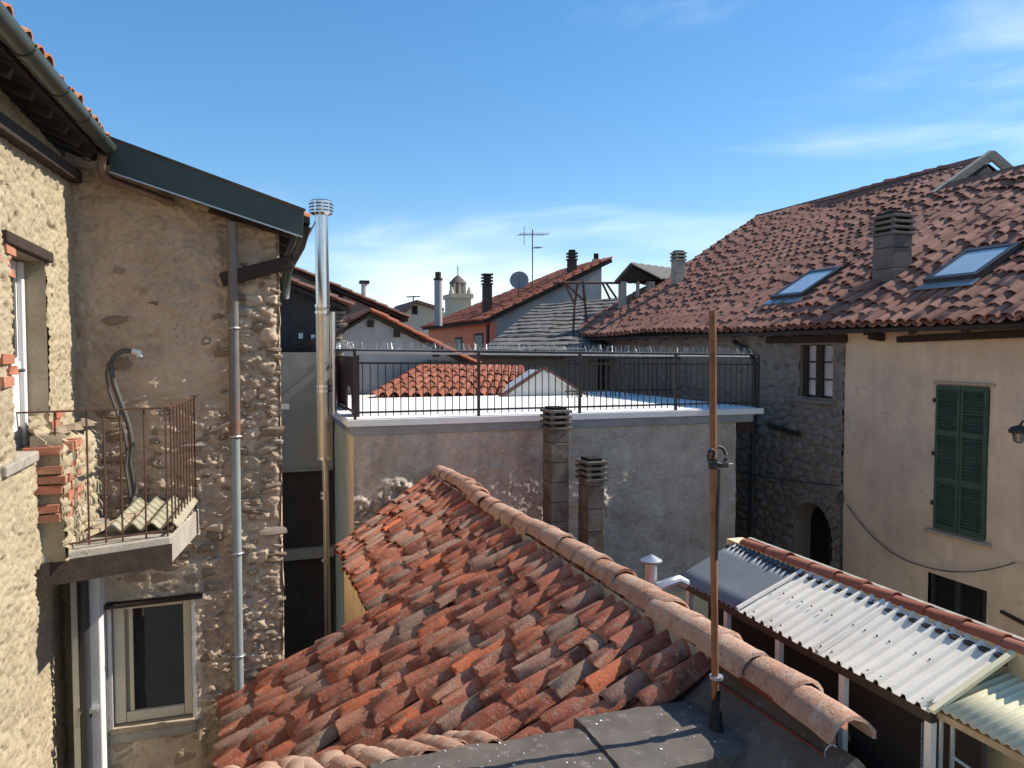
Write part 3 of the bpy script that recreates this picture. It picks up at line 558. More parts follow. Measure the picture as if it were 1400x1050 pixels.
# balcony
SFL, SFR, SBR, SBL = (-1.40, 6.15), (-.57, 6.47), (-.42, YB - .02), (-1.40, YB - .02); SZ1 = 4.76; SZ0 = 4.54
bal = MB().prism([(*SFL, SZ0), (*SFR, SZ0), (*SBR, SZ0), (*SBL, SZ0)], (0, 0, SZ1 - SZ0)).build('balcony', 'concrete', rh, bevel=.012)
MB().prism([(SFL[0], SFL[1] - .012, SZ0 - .006), (SFR[0] + .01, SFR[1] - .012, SZ0 - .006), (SFR[0] + .01, SFR[1] - .001, SZ0 - .006), (SFL[0], SFL[1] - .001, SZ0 - .006)], (0, 0, .17)).build('front_board', 'wood', bal)
for i in range(9): link('stone', random.choice(stn), rh, mat=Matrix.Translation((-1.34 + i * .10, 7.35 - .13 * random.random() - (.45 if i < 3 else 0), SZ1 + .03)) @ Matrix.Rotation(random.uniform(0, 6), 4, 'Z') @ Matrix.Diagonal((.08, .06, .05, 1)) @ Matrix.Rotation(R(-90), 4, 'X'))
RZ = 5.757
fl = Vector((-1.57, 6.30, RZ)); frr = Vector((-.58, 6.48, RZ)); fb = Vector((-.43, YB + .03, RZ + .03))
for a_, b_, w_ in ((fl, frr, .03), (frr, fb, .03), ((-1.40, 6.19, SZ1 + .045), (-.58, 6.49, SZ1 + .045), .02), ((-.58, 6.49, SZ1 + .045), (-.43, YB, SZ1 + .07), .02)): MB().bar(a_, b_, w_, .012).build('rail', 'iron_brown', bal)
for t in (.0, .26, .46, .57, .68, .84, .99):
    p = fl.lerp(frr, t); MB().tube([(p.x, p.y, 5.46 if t == 0 else SZ1), (p.x, p.y, RZ)], .0075, 6).build('baluster', 'iron_brown', bal)
for t in (.10, .20, .30, .40, .50, .60, .70, .80, .90, .985):
    p = frr.lerp(fb, t); MB().tube([(p.x, p.y, SZ1), (p.x, p.y, RZ + .03 * t)], .0075, 6).build('baluster', 'iron_brown', bal)
# corrugated fibre cement off-cut on the balcony, plank, hose
mb = MB(); nx, ny = 49, 2; x0, x1, y0, y1 = -1.02, -.52, 6.60, 7.42; vs = []; fs = []
for lay in (0, .012):
    for j in range(ny):
        for i in range(nx):
            u = i / (nx - 1); sk = .10 * j
            vs.append((x0 + (x1 - x0) * u + sk, y0 + (y1 - y0) * j, SZ1 + .055 + .06 * j + .026 * math.sin(u * 2 * math.pi * 3.6 + .6) + lay))
o = nx * ny
for i in range(nx - 1): fs += [(i + 1, i, nx + i, nx + i + 1), (o + i, o + i + 1, o + nx + i + 1, o + nx + i), (i, i + 1, o + i + 1, o + i), (nx + i + 1, nx + i, o + nx + i, o + nx + i + 1)]
mb.add(vs, fs).build('corrugated_sheet', 'fibre', smooth='auto', label='mossy corrugated fibre cement off-cut lying on the balcony floor', cat='sheet')
MB().bar((-1.30, 6.30, SZ1 + .02), (-.86, 7.0, SZ1 + .10), .045, .03).build('wooden_plank', 'wood_light', label='pale wooden batten lying diagonally on the balcony beside the corrugated off-cut', cat='plank')
hp = [at(x, y, Y=7.38) for x, y in ((181, 480), (168, 480), (157, 487), (152, 500), (156, 525), (166, 553), (176, 583), (180, 610), (178, 630), (182, 655), (184, 680))] + [at(176, 698, Y=7.1), at(166, 705, Y=6.95)]
def spl(p, k=6):
    p = [Vector(q) for q in p]; r = []
    for i in range(len(p) - 1):
        a, b, c, d = p[max(i - 1, 0)], p[i], p[i + 1], p[min(i + 2, len(p) - 1)]
        for j in range(k):
            t = j / k; r.append(.5 * ((2 * b) + (c - a) * t + (2 * a - 5 * b + 4 * c - d) * t * t + (3 * b - a - 3 * c + d) * t ** 3))
    return r + [p[-1]]
ho = thing('conduit', (hp[-1].x, hp[-1].y, hp[-1].z), 'grey bent conduit hose sticking out of the brown wall above the balcony', 'hose')
MB().tube(spl(hp), .021, 8).build('hose', 'cable_grey', ho, smooth=True)
hq = [p + Vector((-.035, -.02, -.06)) for p in hp[2:]]
MB().tube(spl(hq), .012, 8).build('thin_hose', 'cable_grey', ho, smooth=True)
MB().tube([hp[0] + Vector((.0, 0, 0)), hp[0] + Vector((.05, -.01, -.01)), hp[0] + Vector((.055, -.01, -.05))], .026, 8).build('end_cap', 'white_paint', ho, smooth=True)

# ================================================================== TILED HOUSE (middle foreground)
RX, RZm = 2.70, 4.335; TP = math.tan(R(26))
def zl(x): return RZm - (RX - x) * TP
th_ = thing('tiled_house', (1.8, 6.8, 0), 'low house with mossy mixed red curved tile roof and thick ridge tiles', 'house')
up = [(1.17, 10.15), (1.17, 7.45), (RX, 7.45), (RX, 11.25)]; lo = [(-.20, 7.42), (-.20, 3.80), (RX, 3.98), (RX, 7.42)]
RP = math.tan(R(35))
def zr_(x): return RZm - (x - RX) * RP
dk = MB()
def deckq(mb, q, zf, th=.05, off=-.05):
    v = [(x, y, zf(x) + off) for x, y in q] + [(x, y, zf(x) + off - th) for x, y in q]
    mb.add(v, [(0, 1, 2, 3), (7, 6, 5, 4)] + [(i, (i + 1) % 4 + 0, (i + 1) % 4 + 4, i + 4)[::-1] for i in range(4)])
deckq(dk, up, zl); deckq(dk, lo, zl); deckq(dk, [(RX + .001, 4.0), (5.1, 5.5), (5.1, 11.4), (RX + .001, 11.4)], zr_)
roof = dk.build('roof', 'deck', th_)
V3 = lambda q, zf: [Vector((x, y, zf(x))) for x, y in q]
fu = tile_frames(*V3(up, zl), .206, .31, off=.04, jit=1.15); fl_ = tile_frames(*V3(lo, zl), .206, .31, off=.04, jit=1.15)
vis = [m for m in fu + fl_ if pix(m.translation)[1] < 1130 and random.random() > .015]
hid = [m for m in fu + fl_ if pix(m.translation)[1] >= 1130]
vis.sort(key=lambda m: pix(m.translation)[2]); hid += vis[298:]; vis = vis[:298]
tiles_parts(vis, roof, key='main', mat='tile', n=24, wob=.005, rings=3, chip=.035, seg=7, r0=.064, r1=.084, hz=.98, th=.013)
mb = MB(); tp = coppo(wob=.003, seed=5)
tiles_joined(mb, tile_frames(*V3(up, zl), .206, .33, off=.03, jit=.8, flip=True) + tile_frames(*V3(lo, zl), .206, .33, off=.03, jit=.8, flip=True) + hid[:60], tp)
mb.build('pan_tiles', 'tile', roof, smooth='auto', kind='stuff')
rq = [Vector((x, y, zr_(x))) for x, y in ((5.1, 5.6), (5.1, 11.4), (RX + .06, 11.4), (RX + .06, 4.1))]
rq2 = [Vector((x, y, zr_(x))) for x, y in ((RX + .30, 3.45), (RX + .30, 4.0), (RX + .06, 4.0), (RX + .06, 3.45))]
mb = MB(); tiles_joined(mb, tile_frames(*rq, .2, .34, off=.03, jit=.6), tp); tiles_joined(mb, tile_frames(*rq, .2, .34, off=.055, jit=.6, flip=True), tp); tiles_joined(mb, tile_frames(*rq2, .2, .34, off=.03, jit=.6), tp)
mb.build('far_slope_tiles', 'tile', roof, smooth='auto', kind='stuff')
# ridge
y = 11.25; i = 0; rms = tile_meshes('ridge', 8, 'tile_ridge', L=.48, r0=.112, r1=.126, th=.02, seg=8, rings=4, hz=.95, wob=.005, chip=.015)
while y > 3.10:
    zz_ = RZm + .055 + .012 * math.sin(y * 2.1) + random.uniform(-.008, .008)
    dd = Vector((random.gauss(0, .03), -1, random.gauss(0, .010) + .025)).normalized(); ss = Vector((0, 0, 1)).cross(dd).normalized(); nn = dd.cross(ss)
    link('ridge_tile', rms[i % 8], roof, mat=Matrix.Translation((RX + .03 * math.sin(y * 1.3) + random.gauss(0, .008), y, zz_)) @ Matrix((dd, ss, nn)).transposed().to_4x4())
    y -= .36 * random.uniform(.93, 1.07); i += 1
# mortar bed under the ridge
mb = MB(); wv = wall_sheet('X', RX - .115, 3.9, 11.2, RZm - .13, RZm + .05, .03, lambda u, z: ((fbm(u * 9, z * 9, 71) - .5) * .05, .5), -1); wv.build('ridge_mortar', 'concrete', roof, smooth=True)
# walls
wb = MB()
wb.prism([(1.24, 7.5, 0), (4.9, 7.5, 0), (4.9, 7.5, zr_(4.9) - .12), (RX, 7.5, RZm - .12), (1.24, 7.5, zl(1.24) - .12)], (0, 3.2, 0))
wb.build('upper_wall', 'yellow_plaster', th_)
MB().prism([(0.0, 3.98, 0), (4.9, 3.98, 0), (4.9, 3.98, zr_(4.9) - .12), (RX, 3.98, RZm - .12), (0.0, 3.98, zl(0.0) - .12)], (0, 3.40, 0)).build('lower_wall', 'yellow_plaster', th_)
MB().box(RX - .05, RX + .10, 3.22, 3.978, 2.5, RZm - .05).build('ridge_wall', 'yellow_plaster', th_)
# maroon verge boards and gutter under the ridge end
ve0 = Vector((RX + .02, 3.95, RZm + .02)); ve1 = Vector((1.9, 3.95, zl(1.9) - .0))
MB().bar(ve0 + Vector((0, .0, -.07)), ve1 + Vector((0, 0, -.09)), .03, .13).build('verge_board', 'red_metal', th_, bevel=.004)
MB().bar(ve0 + Vector((.06, -.05, -.16)), ve0 + Vector((.06, -.05, -1.0)), .05, .05).build('corner_post', 'rust', th_)
v, f = half_gutter((RX - .11, 3.9, RZm - .05), (RX - .11, 2.90, RZm - .04), .034); MB().add(v, f).build('gutter', 'red_metal', th_, smooth='auto')
MB().bar((RX - .06, 3.9, RZm - .02), (RX - .06, 2.92, RZm - .01), .012, .09).build('flashing', 'red_metal', th_)
MB().tube([(RX - .11 + .036 * math.cos(a * .45), 2.89, RZm - .035 + .036 * math.sin(a * .45)) for a in range(15)], .004, 6).build('gutter_hook', 'galv', th_)
# chimneys of stacked concrete blocks behind the ridge
def chimney(root, x0, x1, y0, y1, z0, ztop, blk, nl, mat='concrete', lh_=.075, ov=.035):
    ch = MB().box(x0 + .03, x1 - .03, y0 + .03, y1 - .03, z0, ztop - .02).build('chimney', 'hollow', root)
    zl0 = ztop - nl * lh_ - .02; z = z0; k = 0
    while z < zl0 - .02:
        z1 = min(z + blk, zl0); j = random.uniform(-.006, .006)
        MB().box(x0 + j, x1 + j, y0 + j, y1 + j, z + .004, z1 - .004, random.random()).build('block', mat, ch, bevel=.01); z = z1; k += 1
    for i in range(nl):
        zz_ = zl0 + i * lh_
        MB().box(x0 - ov, x1 + ov, y0 - ov, y1 + ov, zz_, zz_ + lh_ * .50).build('louvre', mat, ch, bevel=.008)
        if i < nl - 1:
            for cx_, cy_ in ((x0, y0), (x1, y0), (x0, y1), (x1, y1)): MB().box(cx_ - .03 * (1 if cx_ == x1 else -1) - .028, cx_ - .03 * (1 if cx_ == x1 else -1) + .028, cy_ - .03 * (1 if cy_ == y1 else -1) - .028, cy_ - .03 * (1 if cy_ == y1 else -1) + .028, zz_ + lh_ * .5, zz_ + lh_).build('foot', mat, ch)
    return ch
chimney(th_, 4.33, 4.62, 10.75, 11.12, 3.0, 5.36, .30, 4, 'concrete_moss', .085); 
chimney(th_, 4.80, 5.07, 10.45, 10.82, 2.8, 4.60, .34, 4, 'concrete_moss', .085)
vt = MB().tube([(4.0, 7.12, 3.3), (4.0, 7.12, 3.96)], .062, 14).build('vent_pipe', 'galv', th_, smooth='auto')
MB().tube([(4.0, 7.12, 3.99), (4.0, 7.12, 4.0), (4.0, 7.12, 4.055)], [.115, .115, .01], 16).build('cap', 'galv', vt, smooth='auto')
for a in range(3): MB().tube([(4.0 + .055 * math.cos(a * 2.1), 7.12 + .055 * math.sin(a * 2.1), 3.94), (4.0 + .07 * math.cos(a * 2.1), 7.12 + .07 * math.sin(a * 2.1), 4.0)], .006, 5).build('stay', 'galv', vt)
MB().tube([(4.0, 7.0, 3.74), (4.12, 6.98, 3.78), (4.25, 7.0, 3.80), (4.36, 7.02, 3.74)], .05, 10).build('elbow', 'galv', vt, smooth='auto')

# ================================================================== LEAN-TO TILES, PARAPET, MAST (nearest)
ln = thing('lean_to', (.5, 4.2, 3.2), 'short strip of orange curved tiles running down from the dark parapet', 'roof')
q = [Vector((1.22, 4.66, 3.68)), Vector((-.5, 4.80, 3.62)), Vector((-.5, 3.75, 4.11)), Vector((1.22, 3.75, 4.11))]
dkn = MB(); dkn.add([p + Vector((0, 0, -.05)) for p in q] + [p + Vector((0, 0, -.12)) for p in q], [(3, 2, 1, 0), (4, 5, 6, 7), (0, 1, 5, 4), (1, 2, 6, 5), (2, 3, 7, 6), (3, 0, 4, 7)])
nd = dkn.build('deck', 'deck', ln)
tiles_parts(tile_frames(*q, .19, .35, off=.035, jit=1.0), nd, key='near', mat='tile_ridge', n=8, r0=.072, r1=.09, seg=8, rings=3, wob=.003, chip=.012)
mb = MB(); tiles_joined(mb, tile_frames(*q, .19, .35, off=.06, jit=.5, flip=True), tp); mb.build('pan_tiles', 'tile_orange', nd, smooth='auto', kind='stuff')
pa = thing('parapet', (1.7, 3.5, 3.2), 'low parapet capped with dark bitumen sheet spotted with bird droppings', 'parapet')
def memb(x0, x1, y0, y1, z0, dz, name='cap_sheet'):
    nx = int((x1 - x0) / .03) + 1; ny = int((y1 - y0) / .03) + 1
    X, Y = np.meshgrid(np.linspace(x0, x1, nx), np.linspace(y0, y1, ny)); ed = np.minimum(Y - y0, y1 - Y); ex_ = np.minimum(X - x0, x1 - X)
    Z = z0 + dz + (fbm(X * 4, Y * 4, 81) - .5) * .035 + (fbm(X * 14, Y * 14, 82) - .5) * .012 - .03 * np.exp(-ed / .03) + .05 * (X - 1.7) * 0
    idx = np.arange(nx * ny).reshape(ny, nx); f = [(idx[j, i], idx[j, i + 1], idx[j + 1, i + 1], idx[j + 1, i]) for j in range(ny - 1) for i in range(nx - 1)]
    m = MB().add(np.stack([X, Y, Z], -1).reshape(-1, 3).tolist(), f); b = len(m.v)
    rim = list(idx[0, :]) + list(idx[1:, -1]) + list(idx[-1, -2::-1]) + list(idx[-2:0:-1, 0])
    m.add([(m.v[i][0], m.v[i][1], z0 - .16) for i in rim], []); k = len(rim)
    m.f += [(rim[i], b + i, b + (i + 1) % k, rim[(i + 1) % k]) for i in range(k)]; return m
memb(.55, 1.72, 3.26, 3.80, 4.17, .0).build('cap_sheet', 'membrane', pa, smooth='auto')
memb(1.69, 2.62, 3.25, 3.86, 4.185, .0).build('cap_sheet', 'membrane', pa, smooth='auto')
MB().box(.6, 2.58, 3.32, 3.78, 2.5, 4.13).build('wall', 'tar_and_shade', pa)  # near-black colour paints the shadow below the cap sheet
m3 = memb(2.28, 2.63, 2.70, 3.92, 4.10, .0); m3.v = [(x, y, z + (max(0, x - 2.30) * .68 if z > 3.98 else 0)) for x, y, z in m3.v]; m3.build('cap_sheet', 'membrane', pa, smooth='auto')
MB().prism([(2.31, 2.73, 2.5), (2.60, 2.73, 2.5), (2.60, 2.73, 4.22), (2.31, 2.73, 4.02)], (0, 1.15, 0)).build('wall', 'tar_and_shade', pa)  # shadow of the front face put into the black colour
rg = random.Random(4); dmb = MB()
for i in range(38):
    x, y = rg.uniform(.7, 2.55), rg.uniform(3.34, 3.76); r = rg.choice((.003, .004, .005, .007, .009)); xa, ya = np.array([x]), np.array([y])
    zz_ = (4.17 if x < 1.69 else 4.185) + float(((fbm(xa * 4, ya * 4, 81) - .5) * .035 + (fbm(xa * 14, ya * 14, 82) - .5) * .012)[0])
    dmb.tube([(x, y, zz_ - .012), (x + .001, y, zz_ + .0025)], [r, r * .7], 7)
# rusty mast
PX, PY = 2.34, 3.46
ma_ = thing('mast', (PX, PY, 4.1), 'rusty steel mast with an iron clamp standing on the dark parapet', 'mast')
MB().tube([(PX + .0, PY, 4.10), (PX - .03, PY, 5.3), (PX - .05, PY, 6.405)], .0185, 18).build('pole', 'rust', ma_, smooth='auto')
MB().tube([(PX, PY, 4.10), (PX, PY, 4.22), (PX, PY, 4.33), (PX, PY, 4.40)], [.055, .034, .026, .0215], 14).build('tar_collar', 'tar_and_shade', ma_, smooth=True)
MB().tube([(PX - .002, PY, 4.46), (PX - .002, PY, 4.475)], .036, 14).build('ring', 'galv', ma_, smooth='auto')
cz_ = 5.60; cxp = PX - .035
cl = MB().tube([(cxp, PY, cz_ - .02), (cxp, PY, cz_ + .035)], .026, 16).build('clamp', 'dark_iron', ma_, smooth='auto')
MB().tube([(cxp + .03 + .04 * math.cos(a * .42), PY - .01 + .01 * math.sin(a * .42), cz_ + .05 + .045 * math.sin(a * .42)) for a in range(15)], .009, 8).build('ring', 'dark_iron', cl, smooth=True)
MB().tube([(cxp - .025 + .02 * math.cos(a * .42), PY - .02, cz_ + .05 + .035 * math.sin(a * .42)) for a in range(15)], .008, 8).build('ring', 'dark_iron', cl, smooth=True)
MB().box(cxp + .03, cxp + .085, PY - .018, PY + .018, cz_ - .015, cz_ + .012).build('lug', 'dark_iron', cl, bevel=.004)
MB().tube([(cxp + .085, PY, cz_), (cxp + .118, PY, cz_ + .002)], .004, 6).build('bolt', 'galv', cl)
MB().bar((cxp + .022, PY - .02, cz_ - .02), (cxp + .012, PY - .02, cz_ - .5), .01, .012).build('strap', 'dark_iron', cl)

# ================================================================== TERRACE HOUSE
YT = 11.63; TX0, TX1 = 1.50, 8.22
tr = thing('terrace_house', (4.8, 14.6, 0), 'grey brown plastered building with a flat pale roof terrace behind the tiled roof', 'building')
MB().box(TX0 + .06, TX1 - .06, YT + .08, 18.0, 0, 4.98).build('core_wall', 'yellow_plaster', tr)
def sunlit_patch(u, z):  # sunlit spots of rough plaster; their light is also painted as paler tint
    a = np.exp(-(((u - 1.75) / .55) ** 2 + ((z - 3.75) / .28) ** 2)) + np.exp(-(((u - 2.15) / .35) ** 2 + ((z - 4.0) / .25) ** 2)) + 1.1 * np.exp(-(((u - 5.42) / .38) ** 2 + ((z - 3.55) / .38) ** 2))
    return sst(.35, .75, a + .5 * (fbm(u * 4, z * 4, 15) - .5))
def d_terr(u, z):
    p = sunlit_patch(u, z); b = (fbm(u * 1.2, z * 1.2, 5) - .5) * .06 + (fbm(u * 6, z * 6, 6) - .5) * .03 + (fbm(u * 22, z * 26, 7, 3, .6) - .5) * .03 * (.35 + sst(.4, .65, fbm(u * 1.3, z * 1.3, 19)) + sst(4.2, 3.7, z))
    b = b * .8 + (fbm(u * 11, z * 13, 23, 3, .6) - .5) * .035 * sst(.38, .6, fbm(u * .9, z * .9, 29)) + p * (fbm(u * 15, z * 22, 8, 4, .6) - .2) * .19
    return b, np.clip(.08 + .8 * fbm(u * 1.1, z * 1.4, 11) + .9 * p - .25 * sst(4.5, 4.9, z) * fbm(u * 2, z * .5, 13), 0, 1)
wall_sheet('Y', YT, TX0, TX1, 2.0, 4.93, .024, d_terr).build('front_wall', 'terrace', tr, smooth=True)
wall_sheet('X', TX0, YT, 18.0, 0, 4.93, .06, lambda u, z: ((fbm(u * 2, z * 2, 9) - .5) * .03, .5), -1).build('side_wall', 'yellow_plaster', tr, smooth=True)
MB().box(TX0 - .03, 8.55, YT - .028, 18.0, 4.925, 5.06).build('slab', 'slab_edge', tr, bevel=.01)
MB().box(TX0 - .09, 8.75, YT - .055, 18.05, 5.062, 5.165).build('terrace_floor', 'concrete_pale', tr, bevel=.006)
MB().box(8.25, 8.6, YT + .02, YT + .5, 4.72, 4.92).build('bracket', 'wood', tr)
# railing
rl = thing('terrace_railing', (5.1, YT, 5.165), 'dark iron terrace railing with bird spikes along its top rail', 'railing')
FZ = 5.165; rx0, rx1 = 1.53, 8.66
zt = lambda x: 6.20 - .085 * (x - rx0) / (rx1 - rx0)
MB().bar((rx0, YT, zt(rx0)), (rx1, YT, zt(rx1)), .04, .022).build('top_rail', 'dark_iron', rl)
MB().tube([(rx0, YT + .06, zt(rx0) - .035), (rx1 - .15, YT + .06, zt(rx1) - .03)], .014, 8).build('pipe_rail', 'galv', rl)
MB().bar((rx0, YT, zt(rx0) - .19), (rx1, YT, zt(rx1) - .17), .03, .03).build('mid_rail', 'dark_iron', rl)
MB().bar((rx0, YT, FZ + .105), (rx1, YT, FZ + .105), .03, .028).build('bottom_rail', 'dark_iron', rl)
MB().bar((rx0, YT, zt(rx0)), (rx0, 14.6, zt(rx0)), .045, .03).build('top_rail', 'dark_iron', rl)
MB().bar((rx0, YT, FZ + .105), (rx0, 14.6, FZ + .105), .03, .028).build('bottom_rail', 'dark_iron', rl)
for x in (rx0, 3.45, 5.18, 6.98, rx1): MB().box(x - .02, x + .02, YT - .02, YT + .02, FZ, zt(x) - .012).build('post', 'dark_iron', rl)
MB().box(rx0 - .026, rx0 + .026, 14.57, 14.63, FZ, 6.18).build('post', 'dark_iron', rl)
bme = box_mesh('baluster', 'dark_iron', .0125, .0125, .80)
nb = 62
for i in range(1, nb):
    x = rx0 + (rx1 - rx0) * i / nb
    if min(abs(x - a) for a in (3.45, 5.18, 6.98)) < .05: continue
    link('baluster', bme, rl, (x, YT, FZ + .045 + .40))
sp = MB(); rg = random.Random(9)
def spikes(a, b, n):
    a = Vector(a); b = Vector(b)
    for i in range(n):
        p = a.lerp(b, (i + rg.random() * .6) / n); d = Vector((rg.gauss(0, .035), rg.gauss(0, .04), rg.uniform(.085, .125)))
        sp.tube([p, p + d], [.0034, .0026], 3, cap=False)
    sp.bar(a, b, .03, .008)
spikes((rx0, YT, zt(rx0) + .02), (rx1 - .1, YT, zt(rx1) + .02), 330); spikes((rx0, YT + .05, zt(rx0) + .02), (rx0, 14.5, zt(rx0) + .02), 150)
sp.build('bird_spikes', 'galv', rl, kind='stuff')
bf = thing('back_fence', (8.2, 15.6, 5.165), 'dark barred iron fence on the shaded far side of the terrace', 'fence')
for z in (5.30, 6.02): MB().bar((6.6, 15.6, z), (9.5, 15.6, z), .03, .03).build('rail', 'dark_iron', bf)
bme2 = box_mesh('bar', 'dark_iron', .018, .018, .95)
for i in range(25): link('bar', bme2, bf, (6.65 + i * .117, 15.6, FZ + .475))
# maroon panel with an arched cut on the left return
mp_ = thing('maroon_panel', (1.62, 13.2, FZ), 'dark maroon panel with a small arched opening behind the terrace railing corner', 'panel')
poly = [(1.62, 12.1, 5.17), (1.62, 12.75, 5.17)] + [(1.62, 12.75 + .35 * (1 - math.cos(R(a))) , 5.40 + .22 * math.sin(R(a))) for a in range(0, 181, 20)] + [(1.62, 13.45, 5.17), (1.62, 15.6, 5.17), (1.62, 15.6, 6.10), (1.62, 12.1, 6.10)]
MB().prism(poly, (.03, 0, 0)).build('board', 'maroon', mp_)
MB().box(1.60, 1.66, 12.07, 12.1, FZ, 6.12).build('post', 'dark_iron', mp_)

# flue in the alley
fx, fy = 1.13, 12.3
fl2 = thing('flue', (fx, fy, 0), 'tall shiny stainless steel flue with a slotted cap rising from the alley', 'flue')
MB().tube([(fx + .01, fy, 6.9), (fx, fy, 8.28)], .105, 24).build('upper_section', 'inox', fl2, smooth='auto')
MB().tube([(fx + .0, fy, 4.5), (fx, fy, 6.86)], .10, 24).build('middle_section', 'inox_old', fl2, smooth='auto')
MB().tube([(fx + .17, fy + .1, 5.2), (fx + .17, fy + .1, 6.8)], .05, 14).build('side_pipe', 'inox', fl2, smooth='auto')
MB().tube([(fx + .04, fy, .5), (fx + .02, fy, 4.3), (fx, fy, 4.52)], .05, 14).build('lower_section', 'inox_old', fl2, smooth='auto')
for z in (6.86, 6.76, 5.62, 5.55, 4.5, 3.95, 3.88, 2.9): MB().tube([(fx + .004, fy, z), (fx + .004, fy, z + .045)], .118 if z > 4.4 else .066, 24).build('collar', 'inox', fl2, smooth='auto')
cp = MB().tube([(fx, fy, 8.27), (fx, fy, 8.30), (fx, fy, 8.48), (fx, fy, 8.50)], [.11, .175, .175, .15], 24).build('cap', 'inox', fl2, smooth='auto')
for z in (8.335, 8.385, 8.435):
    for k in range(10): a = k * .628; MB().obox((fx + .172 * math.cos(a), fy + .172 * math.sin(a), z), (.006 * math.cos(a), .006 * math.sin(a), 0), (-.04 * math.sin(a), .04 * math.cos(a), 0), (0, 0, .008)).build('slot', 'hollow', cp)

# ================================================================== RIGHT HOUSE
XR = 9.86; YS = 10.83
rt = thing('courtyard_house', (13, 14, 0), 'long house with half beige plaster, half grey stone wall and a brown curved tile roof', 'house')
shut = (8.02, 8.88, 3.52, 5.68)
arch = lambda u, z: ((u > 11.03) & (u < 12.10) & (z < 2.86)) | (((u - 11.565) ** 2 + (z - 2.86) ** 2 < .535 ** 2) & (z >= 2.86))
wdw = (11.10, 11.97, 5.33, 6.30); lw = (8.0, 8.97, 1.3, 2.80)
def d_stonew(u, z):
    f1, f2, cid = worley(u * 3.6 + .5 * fbm(u * 2, z * 2, 2), z * 6.0 + .5 * fbm(u * 2, z * 2, 3), 77); e = sst(.02, .3, f2 - f1)
    return e * (.015 + .04 * cid) + (fbm(u * 9, z * 9, 78) - .5) * .03, np.clip(.25 + .45 * cid * e + .25 * fbm(u, z, 79), 0, 1)
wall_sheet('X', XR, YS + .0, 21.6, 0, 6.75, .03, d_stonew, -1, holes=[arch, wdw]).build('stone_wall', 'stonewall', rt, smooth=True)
wall_sheet('X', XR - .03, 6.9, YS, 0, 6.75, .04, lambda u, z: ((fbm(u * 1.1, z * 1.1, 85) - .5) * .035 + (fbm(u * 6, z * 6, 86) - .5) * .008 - .03 * sst(YS - .05, YS, u), .5), -1, holes=[shut, lw]).build('plaster_wall', 'cream_plaster', rt, smooth=True)
MB().box(XR + .42, 22, 6.95, 21.5, 0, 6.7).build('core_wall', 'hollow', rt)
MB().prism([(XR - .0, 6.9, 0), (22.4, 6.9, 0), (22.4, 6.9, 6.5), (14.9, 6.9, 9.6), (XR, 6.9, 6.7)], (0, .04, 0)).build('end_wall', 'cream_plaster', rt)
MB().prism([(XR - .0, 21.52, 0), (22.4, 21.52, 0), (22.4, 21.52, 6.6), (16.2, 21.52, 10.4), (XR, 21.52, 6.7)], (0, .06, 0)).build('end_wall', 'stonewall', rt)
# stones in the shaded wall
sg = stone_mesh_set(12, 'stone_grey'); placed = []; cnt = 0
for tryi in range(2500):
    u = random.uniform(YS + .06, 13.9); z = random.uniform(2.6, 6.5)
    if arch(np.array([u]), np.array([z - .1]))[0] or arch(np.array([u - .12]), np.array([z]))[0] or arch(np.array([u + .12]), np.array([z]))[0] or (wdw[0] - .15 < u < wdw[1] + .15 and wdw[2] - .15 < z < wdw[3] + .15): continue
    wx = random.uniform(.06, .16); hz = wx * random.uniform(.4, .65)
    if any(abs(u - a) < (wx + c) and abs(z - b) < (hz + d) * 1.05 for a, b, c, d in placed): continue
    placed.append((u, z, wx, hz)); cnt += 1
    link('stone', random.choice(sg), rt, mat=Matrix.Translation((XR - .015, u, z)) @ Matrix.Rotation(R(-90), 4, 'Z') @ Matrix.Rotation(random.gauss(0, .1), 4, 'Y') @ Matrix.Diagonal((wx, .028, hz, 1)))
    if cnt >= 200: break
# arched doorway
am = MB(); pts = [(11.03, 0), (11.03, 2.86)] + [(11.565 - .535 * math.cos(R(a)), 2.86 + .535 * math.sin(R(a))) for a in range(10, 171, 10)] + [(12.10, 2.86), (12.10, 0)]
for (a, b), (c, d) in zip(pts[:-1], pts[1:]): am.add([(XR - .01, a, b), (XR - .01, c, d), (XR + .4, c, d), (XR + .4, a, b)], [(0, 1, 2, 3)])
am.build('doorway', 'stonewall', rt)
for k in range(11):
    a = R(9 + k * 16.2); c_, s_ = math.cos(a), math.sin(a)
    MB().obox((XR - .02, 11.565 - .61 * c_, 2.86 + .61 * s_), (.04, 0, 0), (0, -.085 * c_, .085 * s_), (0, .075 * s_, .075 * c_), random.random()).build('stone', 'stone_grey', rt, bevel=.012)
MB().box(XR + .3, XR + .34, 11.05, 11.5, 0, 2.75).build('door', 'wood', rt)
